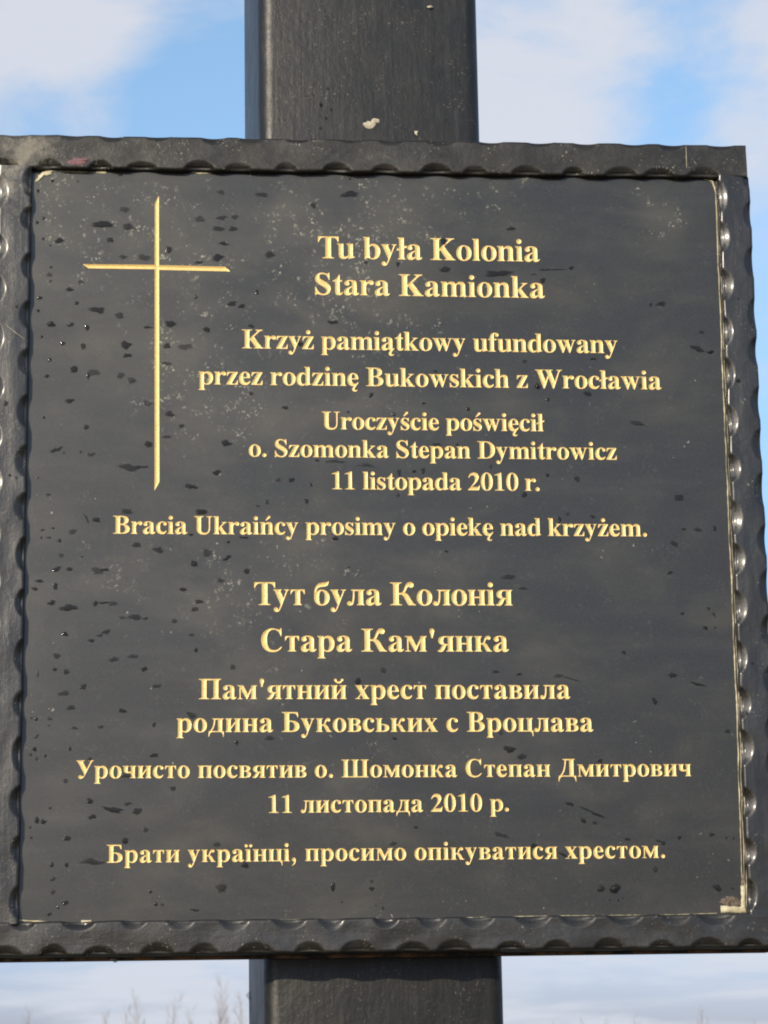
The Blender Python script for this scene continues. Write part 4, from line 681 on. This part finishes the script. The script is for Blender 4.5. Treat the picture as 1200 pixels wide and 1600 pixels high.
# ------------------------------------------------------------------ rain drops
DROPS = [
  (160,350.6,30,15,0), (200.5,354.5,22.5,12,0), (194.5,327.5,18,10.5,0), (59.5,298.1,6,6,0), (82,282.5,6,6,0), (121.6,283.4,5.4,4.2,0),
  (58,347.6,4.8,7.8,0), (67.6,341,7.8,6,0), (67.6,373.1,5.4,5.4,0), (92.5,376.1,15,10.5,0), (78.4,383.6,4.2,3.6,0), (172,374.9,12,10.5,0),
  (263.5,390.5,10.5,15,0), (192.4,401.6,15,7.2,0), (225.4,402.5,24,10.5,0), (310.9,410,15,6,0), (340,402.5,19.5,12,0), (349.6,380.6,16.5,6.6,0),
  (345.4,300.5,12.6,9,0), (312.1,342.5,18,11.4,0), (346,340.4,21,7.2,0), (367,339.2,15,7.2,0), (341.5,357.5,24,8.4,0), (364,357.5,15,9,0),
  (77.5,429.5,12,7.2,0), (79,439.1,5.4,4.8,0), (79.6,417.5,6,4.2,0), (125.8,440.9,10.2,7.8,0), (108.4,452.3,12.6,7.8,0), (62.5,465.5,9,6,0),
  (119.5,473.6,7.8,7.2,0), (305.5,464,7.8,7.2,0), (59.5,485.6,6,6,0), (152.5,484.4,23.4,12.6,0), (186.4,493.1,18,10.8,0), (362.5,474.5,18,7.8,0),
  (377.5,478.4,12,7.8,0), (79.6,506.6,13.2,10.8,0), (109.9,507.2,13.2,7.8,0), (136,512,7.8,11.4,0), (266.5,506,21,10.2,0), (230.8,511.4,15,4.2,0),
  (322.9,515,12.6,9,0), (64.9,526.4,4.8,6,0), (98.5,536.6,9.6,6,0), (130,541.1,11.4,10.2,0), (196.6,539,18,13.5,0), (260.5,540.5,13.2,10.8,0),
  (289,542,24,12,0), (392.5,509.6,12,6,0), (199,555.5,15,7.5,0), (188.5,273.5,9,4.5,0), (547,303.5,30,12,0), (409,304.4,22.5,9,0),
  (490,320.9,12.6,10.8,0), (421.6,398,18.6,11.4,0), (571.9,410,7.2,7.2,0), (621.4,413,7.8,8.4,0), (695.5,421.4,22.5,8.4,0), (520,503.6,16.5,7.8,0),
  (401.5,456.5,6,10.5,0), (469,537.5,9,9,0), (692.5,377,12,12,0), (546.4,279.5,4.8,3.6,0), (778.5,427.4,46.3,11.1,0), (798.5,357.4,15.4,6.8,0),
  (861.1,421.3,32.4,3.7,0), (892.6,418.8,10.5,6.8,0), (847.9,438.2,11.1,9.3,0), (834,428.7,9.3,3.7,0), (1032.9,474.9,18.5,8,0), (1016.6,475.8,6.8,7.4,0),
  (1096.1,519,9.3,6.2,0), (1089.9,545.2,23.1,9.3,20), (1110,549.9,11.1,7.4,0), (115.7,577,15.4,10.5,0), (145.6,582.2,23.1,12.3,0), (137.9,587.8,5.6,10.5,0),
  (188.8,586.8,14.2,10.5,0), (205.8,594.5,15.4,11.1,0), (73.2,587.8,9.9,6.2,-30), (108.6,626.3,14.8,8,0), (260.7,567.7,15.4,7.4,0), (229.8,630.3,17,8.6,0),
  (265,647,17,9.9,0), (283.5,665.5,11.1,6.2,0), (260.7,682.7,13.6,6.2,0), (134.8,667.3,11.7,7.4,0), (232,694.1,14.8,11.1,0), (88,702.8,20,8,-25),
  (142.6,710.2,14.2,7.4,0), (126.2,706.5,4.9,4.9,0), (99.7,707.4,4.3,3.7,0), (353.2,692.6,20.4,8.6,0), (338.4,738.2,16,8,0), (202.7,730.5,33.9,13,0),
  (222.7,729.6,18.5,6.2,0), (296.7,759.8,20,8,0), (304.4,762,15.4,3.7,0), (75.6,772.8,8,5.6,0), (58.4,746.6,4.9,4.3,0), (198.1,799.3,18.5,10.5,0),
  (314.3,799.9,17.3,11.7,0), (135.5,810.4,4.9,15.4,-30), (150.3,812.2,16,6.8,0), (113.3,830.7,16,8,-10), (76.3,840,8,4.3,0), (92.6,844.6,7.4,6.8,0),
  (66.4,828.3,7.4,4.3,0), (83,825.2,5.6,3.7,0), (356.9,846.8,5.6,5.6,0), (298.3,835.4,8,4.9,0), (392.3,614.9,8,8,0), (68.5,652.5,4.9,4.9,0),
  (77.8,562.5,6.2,7.4,0), (381.5,840,15.4,4.3,0), (64.5,840,3.7,3.7,0), (579.8,617.4,6.8,9.9,30), (662.1,630.3,6.2,4.9,0), (680.6,580.4,8,6.2,0),
  (615.2,647.3,7.4,7.4,0), (731.5,639.2,6.8,6.2,0), (544,643.9,5.6,3.7,0), (523.3,721,27.8,7.4,0), (495.6,719.4,7.4,5.6,0), (572.7,727.4,33.9,4.3,5),
  (623.6,738.8,6.8,13.6,0), (646.7,736.7,7.4,5.6,0), (661.2,735.8,8,10.5,0), (455.5,749.9,11.1,8,0), (434.5,749.9,8.6,7.4,0), (417,784.5,8,8,20),
  (479.2,782.9,8.6,8,0), (403.1,790.7,6.8,4.3,0), (484.8,757.3,6.2,7.4,0), (445.6,637.1,11.1,6.2,0), (622,773.4,6.2,6.8,0), (523.3,841.2,9.9,8.6,0),
  (682.1,694.8,14.2,6.2,0), (714.5,694.8,6.2,4.3,0), (766.9,729.6,6.2,7.4,0), (819.7,564.7,10.1,6.3,0), (839.7,603.7,9.5,10.8,0), (918.2,615.4,13.9,8.9,0),
  (856.1,624.3,7,7,0), (1000.2,602.7,6.3,10.1,0), (994.8,661.3,20.9,10.8,12), (1005,664.5,14.6,3.2,8), (855.5,742.4,7,6.3,0), (901.4,748.4,10.8,10.1,0),
  (819.1,773.1,10.8,8.9,0), (1060.7,777.5,15.8,13.3,0), (887.2,803.2,7,5.1,0), (873.9,812.1,8.2,8.9,0), (925.8,807.3,8.9,7,0), (1090.5,827.9,15.2,6.3,0),
  (1068.3,826.9,8.2,5.7,0), (1116.7,825.4,7,8.2,0), (1053.4,849.7,13.3,9.5,15), (926.7,560.6,11.4,4.4,0), (213.5,851.4,15.4,9.3,0), (247.7,859.4,18.5,9.9,0),
  (322.9,864.1,15.4,15.4,0), (303.2,880.7,13,10.5,0), (355.3,871.8,13.6,8,-25), (95.7,867.8,9.9,6.8,0), (88.6,889.3,15.4,7.4,-20), (108.6,889.3,11.1,6.2,-10),
  (151.8,891.8,21.6,11.7,0), (164.1,890.3,12.3,6.2,0), (61.5,907.8,11.7,6.2,0), (54.7,920.2,10.5,6.2,30), (86.4,915.9,8.6,11.1,0), (80.9,941.8,12.3,8.6,0),
  (107.1,949.8,29.3,11.1,0), (162.6,941.8,18.5,4.3,0), (148.7,943.3,11.1,8,-25), (176.5,943.3,15.4,8,0), (210.4,964.3,24.7,9.9,0), (191,964.9,10.5,5.6,0),
  (227.3,966.4,9.3,3.7,0), (344.5,907.2,13,7.4,0), (385.5,892.4,9.3,10.5,20), (285.9,921.1,12.3,6.2,0), (311.2,940.2,14.8,6.8,-10), (304.4,951.9,13.6,8,0),
  (272.7,970.4,9.3,8,0), (101.5,990.5,10.5,8,0), (165.7,987.4,15.4,7.4,-20), (155.8,992.9,9.3,4.9,-20), (142.9,1001,10.5,5.6,0), (299.2,992,9.3,6.2,-10),
  (306.3,1015.8,6.2,8,0), (88.6,1025,13,9.3,0), (178,1030.3,14.8,9.3,0), (207.9,1025.6,17.3,8,0), (225.2,1045.4,10.5,8.6,0), (103.4,1049.7,10.5,8.6,-20),
  (85.5,1046,7.4,6.2,0), (130.2,1073.1,10.5,10.5,0), (245.2,1071.9,13.6,7.4,-10), (363.6,1042.3,8.6,10.5,0), (99.7,1083.6,17.3,9.3,-10), (110.8,1105.8,14.8,8.6,0),
  (191.3,1110.7,13.6,7.4,0), (298.9,1117.5,18.5,9.3,35), (77.8,1123.1,8,5.6,20), (56.5,1123.7,4.9,7.4,0), (49.1,1121.8,4.3,3.7,0), (76.3,1133.6,5.6,3.1,0),
  (157.4,1136,10.5,6.2,0), (240.6,1132.3,6.8,8,0), (59.3,1053.4,4.3,10.5,0), (128.1,870.2,4.3,3.1,0), (116.3,1137.6,12.3,4.3,0), (598.9,1047.2,8,13,-5),
  (559.4,1064.5,11.1,10.5,0), (697.6,861.6,6.8,3.7,0), (523.3,842.5,9.3,4.9,0), (544.9,886.9,4.9,2.5,0), (794.7,901.7,24.1,8.9,0), (817.5,919.5,14.6,3.8,0),
  (1047.1,895.1,8.9,6.3,0), (1066.1,958.4,8.9,5.7,0), (1106.9,951.1,5.1,6.3,0), (1115.8,960.3,4.4,11.4,-20), (1102.2,981.2,9.5,7,0), (1117.4,980.6,4.4,3.8,0),
  (975.2,1019.5,8.2,7,0), (1050.9,1055.3,13.9,8.2,-20), (1089.8,1068.9,24.1,5.1,12), (872.9,1056,19,6.3,8), (893.5,1061,25.3,3.2,15), (1022.7,1095.2,8.2,13.3,-30),
  (774.7,1049.6,13.9,5.1,0), (811.2,1053.7,10.1,4.4,0), (102.5,1220.2,8.6,8.6,0), (140.4,1251.9,12.3,8,0), (176.5,1265.2,33.9,8,12), (199.6,1255.9,13,6.2,0),
  (214.4,1267.4,16.7,11.1,0), (144.1,1276.3,12.3,8,0), (57.8,1281.8,8.6,9.9,0), (67.6,1284,9.3,8,0), (228,1296.6,9.3,8,0), (104.6,1309.9,11.7,9.9,-20),
  (195.3,1313.6,10.5,11.1,0), (339,1319.5,11.1,9.3,0), (48.5,1309,4.9,5.6,0), (47,1292.6,4.3,5.6,-30), (80.9,1351.5,7.4,8,0), (144.1,1346.9,37,9.3,0),
  (104,1351.2,8,6.2,0), (383.1,1352.1,10.5,10.5,0), (83,1373.7,9.9,6.2,-25), (83,1394.1,9.3,6.8,-15), (102.5,1410.7,10.5,7.4,15), (90.7,1418.1,4.3,4.3,0),
  (346.1,1387.3,20.4,13.6,0), (235.1,1393.8,6.2,4.9,0), (243.4,1412.9,5.6,6.8,0), (253.6,1413.5,8,4.3,0), (304.4,1422.1,15.4,3.7,0), (54.1,1170.8,7.4,7.4,0),
  (47.6,1179.2,5.6,6.2,0), (57.1,1185.3,5.6,6.8,0), (70.7,1180.7,4.3,5.6,0), (109.2,1170.2,4.3,8.6,0), (140.1,1186.3,7.4,6.2,0), (240.6,1180.4,14.2,6.8,0),
  (270.5,1231.9,11.1,6.8,0), (57.1,1150.8,9.3,4.3,-30), (198.1,1212.5,18.5,7.4,0), (77.2,1428.6,8,4.9,0), (369.8,1160.4,6.8,8.6,0), (78.4,1262.7,4.9,4.9,0),
  (614.3,1318.2,11.1,8,0), (520.3,1385.8,8.6,12.3,0), (580.7,1388.5,9.9,6.2,0), (580.7,1376.8,7.4,4.9,0), (598.3,1419.1,4.9,6.2,0), (533.8,1409.5,3.1,3.7,0),
  (587.2,1415.1,2.5,3.1,0), (421,1153.3,15.4,8,0), (616.5,1153.9,10.5,4.3,0), (649.8,1292.6,8,4.3,0), (796,1170.7,19.6,11.4,0), (815.3,1182.4,15.2,10.8,0),
  (937.8,1188.8,10.8,5.7,0), (890.3,1256.2,14.6,6.3,22), (928.3,1270.5,34.8,5.1,22), (911.5,1282.5,9.5,7.6,20), (929,1285.7,9.5,5.7,0), (782.7,1304.7,25.3,7.6,18),
  (980.3,1311.3,8.9,5.7,0), (1036.6,1317.3,8.2,7.6,0), (1030.3,1314.2,12.7,2.5,20), (1061.3,1308.8,8.2,5.7,0), (1112,1304,10.8,7,0), (1135.1,1309.4,4.4,5.7,0),
  (1145.9,1309.7,4.4,4.4,0), (1024,1358.5,8.2,10.8,-25), (938.8,1388.3,11.4,12.7,0), (960.6,1388.3,17.1,15.2,0), (1120.9,1387,17.7,8.9,20), (1144.6,1388.3,3.8,3.8,0),
  (880.2,1335.7,13.9,5.7,20), (833.3,1321.1,10.8,7.6,0), (1136.7,1142.5,8.9,7.6,0), (952.1,1406,3.2,3.2,0), (965.7,1406.6,3.2,3.8,0), (973.3,1403.8,3.2,3.2,0),
  (782.7,1144.7,6.3,9.5,0),
]

def drop_mesh(wx, hz, ang, seed, tall):
    """irregular lens of water: wx, hz full sizes (m), flat back at y = 0"""
    rings, seg = 5, 30; V = [(0, 0, 0)]; F = []
    er = random.Random(seed); ph = [er.uniform(0, 6.28) for _ in range(7)]; am = [er.uniform(.05, .22), er.uniform(.04, .16), er.uniform(.03, .11), er.uniform(.02, .07), er.uniform(.0, .06), er.uniform(.0, .05), er.uniform(0, .04)]
    ratio = max(wx, hz)/min(wx, hz); am = [a*(1 + .25*(ratio - 1)) for a in am]
    H = min(wx, hz)*tall; ca, sa = math.cos(-R(ang)), math.sin(-R(ang)); V = []
    for r_ in range(rings):
        t = 1 - r_/rings
        for s_ in range(seg):
            th = 2*math.pi*s_/seg
            k_ = 1 + sum(a*math.sin((i + 2)*th + p_) for i, (a, p_) in enumerate(zip(am, ph)))*(.35 + .65*t)
            x = .5*wx*t*k_*math.cos(th); z_ = .5*hz*t*k_*math.sin(th)
            y = -H*(1 - t**2.4)
            V.append((x*ca - z_*sa, y, x*sa + z_*ca))
    V.append((0, -H*1.02, 0)); apex = len(V) - 1
    for r_ in range(rings - 1):
        for s_ in range(seg):
            k2 = (s_ + 1) % seg; F.append((r_*seg + s_, r_*seg + k2, (r_ + 1)*seg + k2, (r_ + 1)*seg + s_))
    for s_ in range(seg): F.append(((rings - 1)*seg + s_, (rings - 1)*seg + (s_ + 1) % seg, apex))
    F.append(tuple(range(seg))[::-1])
    return V, F
SPECIAL = {}
BEADS = {(960.6, 1388.3), (938.8, 1388.3), (839.7, 603.7), (79.6, 506.6), (205.8, 594.5), (1110, 549.9), (109.9, 507.2)}
LABELS = {
 (960.6, 1388.3): 'largest round water drop, below the last gold line near the lower right corner',
 (938.8, 1388.3): 'round water drop just left of the largest drop at lower right',
 (839.7, 603.7): 'round water drop between the lone letter z and the capital W',
 (79.6, 506.6): 'glinting water drop near the left edge, below the left arm of the engraved cross',
 (205.8, 594.5): 'glinting water drop just left of the upright of the engraved cross',
 (1110, 549.9): 'glinting water drop beside the right edge, level with the third gold line',
 (1060.7, 777.5): 'dark blot of rain alone at right, level with the first date',
 (994.8, 661.3): 'rain streak with a pointed tail, right of the word ending in cił',
 (778.5, 427.4): 'long flat rain streak between the first two large lines',
 (176.5, 1265.2): 'slanting rain streak under the start of the widest Cyrillic line',
 (928.3, 1270.5): 'thin slanting rain streak right of the Ukrainian date',
 (146.5, 1346.9): 'long ragged rain smear before the bottom gold line',
 (202.7, 730.5): 'wide ragged rain smear left of the foot of the engraved cross',
 (547, 303.5): 'leaf shaped rain smear above the first large gold line',
 (160, 350.6): 'broad dark rain smear left of the top of the engraved cross',
 (346.1, 1387.3): 'ragged dark drop below the bottom gold line at left of centre',
 (322.9, 864.1): 'round raindrop with a light centre, below the long middle line',
 (214.4, 1267.4): 'oval raindrop beside the slanting streak at lower left',
}
ORD = ['', 'first', 'second', 'third', 'fourth', 'fifth', 'sixth', 'seventh', 'eighth', 'ninth', 'tenth', 'eleventh', 'twelfth', 'thirteenth', 'fourteenth', 'fifteenth',
       'sixteenth', 'seventeenth', 'eighteenth', 'nineteenth', 'twentieth', 'twenty-first', 'twenty-second', 'twenty-third', 'twenty-fourth', 'twenty-fifth', 'twenty-sixth',
       'twenty-seventh', 'twenty-eighth', 'twenty-ninth', 'thirtieth']
LEVELS_Y = [(350, 'above the top gold line')] + [(y, 'level with the %s gold line' % ORD[q + 1]) for q, y in enumerate(
    (425, 500, 565, 630, 688, 733, 790, 880, 970, 1040, 1110, 1170, 1232, 1295, 1362))] + [(9999, 'below the bottom gold line')]
def place_of(px, py):
    row_ = next(t for y, t in LEVELS_Y if py < y)
    return row_, ('left third' if px < 400 else 'middle third' if px < 780 else 'right third')
def look_of(w_, h_, an):
    size_ = 'tiny' if max(w_, h_) < 7 else 'small' if max(w_, h_) < 13 else 'medium' if max(w_, h_) < 20 else 'large'
    shape_ = 'slanting' if abs(an) > 8 else 'upright' if h_ > 1.25*w_ else 'flat wide' if w_ > 1.8*h_ else 'oval' if w_ > 1.25*h_ else 'round'
    return size_ + ' ' + shape_
KEYS = {}
for q, (px, py, w_, h_, an) in enumerate(DROPS): KEYS.setdefault((look_of(w_, h_, an),) + place_of(px, py), []).append((px, q))
AUTO = {}
for (lk, rw, th_), mem in KEYS.items():
    mem.sort()
    for r_, (_, q) in enumerate(mem):
        AUTO[q] = '%s raindrop %s, %s' % (lk, rw, th_) + ('' if len(mem) == 1 else ', %s from left' % ORD[r_ + 1])
for i, (px, py, w_, h_, an) in enumerate(DROPS):
    lens = None
    isbead = any(abs(px - a) < 1.5 and abs(py - b_) < 1.5 for a, b_ in BEADS)
    small = max(w_, h_) < 8
    tall = .36 if isbead else (.13 if small else .08)
    V, F = drop_mesh(w_*at_scale*1.1, h_*at_scale*1.1, an, i*7 + 3, tall)
    o = mesh_obj('water_drop', V, F, WATER); p = at(px, py, 0); o.location = (p.x, -.00006, p.z)
    lab = next((t for (a, b_), t in LABELS.items() if abs(px - a) < 1.5 and abs(py - b_) < 1.5), None)
    if lab: o['label'] = lab
    else: o['label'] = AUTO[i]
    o['category'] = 'water drop'; o['group'] = 'rain drops on the black stone plaque'
# a few beads on the painted post and the frame
bead_spots = [(501, 163, 7, 8), (489, 148, 4, 4), (512, 138, 5, 5), (517, 171, 5, 5), (509, 184, 6, 5), (445, 188, 5, 6), (490, 133, 3.5, 4), (592, 158, 4, 4), (452, 65, 4, 4), (470, 33, 3.5, 4),
              (657, 126, 4, 3), (719, 133, 4, 3), (676, 90, 4, 3), (697, 187, 3.5, 3.5), (671, 145, 3.5, 4), (500, 200, 4, 4), (480, 150, 3, 3), (540, 170, 3, 3)]
bead_spots.sort()
for i, (px, py, w_, h_) in enumerate(bead_spots):
    V, F = drop_mesh(w_*at_scale, h_*at_scale, 0, 900 + i, .42)
    o = mesh_obj('water_drop', V, F, WATER); p = at(px, py, POST_Y - .0015); o.location = p
    o['label'] = 'tiny raindrop on the post above the frame, %s from the left' % ORD[i + 1]; o['category'] = 'water drop'; o['group'] = 'rain drops on the post'
for i, (px, py, w_, h_) in enumerate([(26, 479, 6, 7), (9, 630, 8, 10), (15, 742, 6, 5), (25, 746, 6, 5), (1153, 466, 6, 6), (1153, 594, 9, 7), (1176, 1036, 6, 6), (1166, 1114, 10, 8), (1179, 1418, 5, 5)]):
    fl = ('left', i + 1) if i < 4 else ('right', i - 3)
    V, F = drop_mesh(w_*at_scale, h_*at_scale, 0, 950 + i, .34)
    o = mesh_obj('water_drop', V, F, WATER); o.location = at(px, py, FRONT - .0001)
    o['label'] = 'raindrop on the %s upright bar of the frame, %s from the top' % (fl[0], ORD[fl[1]]); o['category'] = 'water drop'; o['group'] = 'rain drops on the frame'

for i, (px, py, w_, h_, yy, lab_) in enumerate([
        (98, 1500.5, 8, 6, FRONT + .002, 'raindrop hanging under the bottom bar, near its left end'),
        (128, 1499.5, 6, 4, FRONT + .002, 'tiny raindrop hanging under the bottom bar, middle one of three at left'),
        (178, 1500.5, 14, 7, FRONT + .002, 'wide raindrop hanging under the bottom bar, rightmost of three at left'),
        (389, 1556, 11, 15, POST_Y + .020, 'big raindrop bulging from the left side of the post below the frame')]):
    V, F = drop_mesh(w_*at_scale, h_*at_scale, 0, 980 + i, .5)
    o = mesh_obj('water_drop', V, F, WATER); o.location = at(px, py, yy)
    o['label'] = lab_; o['category'] = 'water drop'; o['group'] = 'rain drops on the frame' if i < 3 else 'rain drops on the post'

# ------------------------------------------------------------------ bare trees far behind
def tree(px, top_py, dist, seed, label, spread=1.0, dense=1.0):
    er = random.Random(seed)
    d = ray(px, top_py); k_ = dist/math.hypot(d.x, d.y); tip = CAM + d*k_; Hh = tip.z
    t = empty('bare_tree', (tip.x, tip.y, 0), label, 'tree', 'leafless trees along the far field edge')
    def limb(V, F, p0, p1, r0, r1):
        dv = (p1 - p0).normalized(); a = dv.orthogonal().normalized(); b_ = dv.cross(a); i0 = len(V)
        for (p, r_) in ((p0, r0), (p1, r1)):
            for q in range(3):
                an = q*2.094; V.append(p + a*(r_*math.cos(an)) + b_*(r_*math.sin(an)))
        for q in range(3): F.append((i0 + q, i0 + (q + 1) % 3, i0 + 3 + (q + 1) % 3, i0 + 3 + q))
    TV, TF, BV, BF = [], [], [], []
    p = Vector((0, 0, -.1)); dr = Vector((er.uniform(-.04, .04), er.uniform(-.04, .04), 1)).normalized(); n_ = 12; r = Hh*.007 + .012
    def grow(p, dr, L, r, lev):
        segs = 3
        for s_ in range(segs):
            q = p + dr*(L/segs)
            limb(BV, BF, p, q, r*(1 - s_/segs*.5), r*(1 - (s_ + 1)/segs*.5))
            if lev < 3:
                for _ in range(er.choice((1, 2, 2, 3) if dense >= 1 else (1, 1, 2))):
                    sd = Vector((er.uniform(-1, 1), er.uniform(-1, 1), er.uniform(.1, 1.0))).normalized()
                    grow(q, (dr*.75 + sd*.6*spread).normalized(), L*er.uniform(.35, .6), r*.5, lev + 1)
            p = q; dr = (dr + Vector((er.uniform(-.12, .12), er.uniform(-.12, .12), .10))).normalized()
    for s_ in range(n_):
        q = p + dr*((Hh + .1)/n_)
        r1 = r*.86
        limb(TV, TF, p, q, r, r1)
        if s_ >= 2:
            for _ in range(3):
                an = er.uniform(0, 6.28); el = er.uniform(.55, 1.15)
                sd = Vector((math.cos(an)*math.cos(el), math.sin(an)*math.cos(el), math.sin(el)))
                grow(q, (sd + Vector((0, 0, .3))).normalized(), Hh*er.uniform(.12, .24)*(1.15 - s_/n_*.75), r*.45, 1)
        p = q; r = r1; dr = (dr + Vector((er.uniform(-.07, .07), er.uniform(-.07, .07), .12))).normalized()
    mesh_obj('trunk', TV, TF, BARK, t, smooth=False)
    mesh_obj('branches', BV, BF, BARK, t, smooth=False)
    return t
for a in [(42, 1574, 95, 1, 'slim bare treetop near the left picture corner'),
          (158, 1576, 105, 2, 'bushy bare treetop second from the left, below the frame'),
          (208, 1566, 112, 3, 'low bare treetop just left of the dense pair', 1.0),
          (226, 1553, 92, 4, 'denser bare treetop in the middle of the left row'),
          (256, 1553, 98, 5, 'bare treetop leaning beside the denser one'),
          (300, 1568, 115, 6, 'faint bare treetop between the dense pair and the tall one'),
          (342, 1533, 88, 7, 'tallest bare treetop, left of the post'),
          (364, 1556, 108, 8, 'short bare treetop between the tallest one and the post'),
          (384, 1548, 100, 9, 'bare treetop half hidden by the left side of the post'),
          (862, 1590, 120, 10, 'lowest bare treetop just right of the post'),
          (902, 1586, 110, 11, 'twiggy bare treetop right of the post', 1.0),
          (955, 1584, 118, 12, 'thin bare treetop right of the twiggy one'),
          (996, 1583, 104, 13, 'single spindly treetop in the middle of the right row'),
          (1104, 1570, 96, 14, 'tallest bare treetop right of the post'),
          (1168, 1588, 116, 15, 'low bare treetop near the right picture corner')]:
    tree(a[0], a[1] + 16, *a[2:])
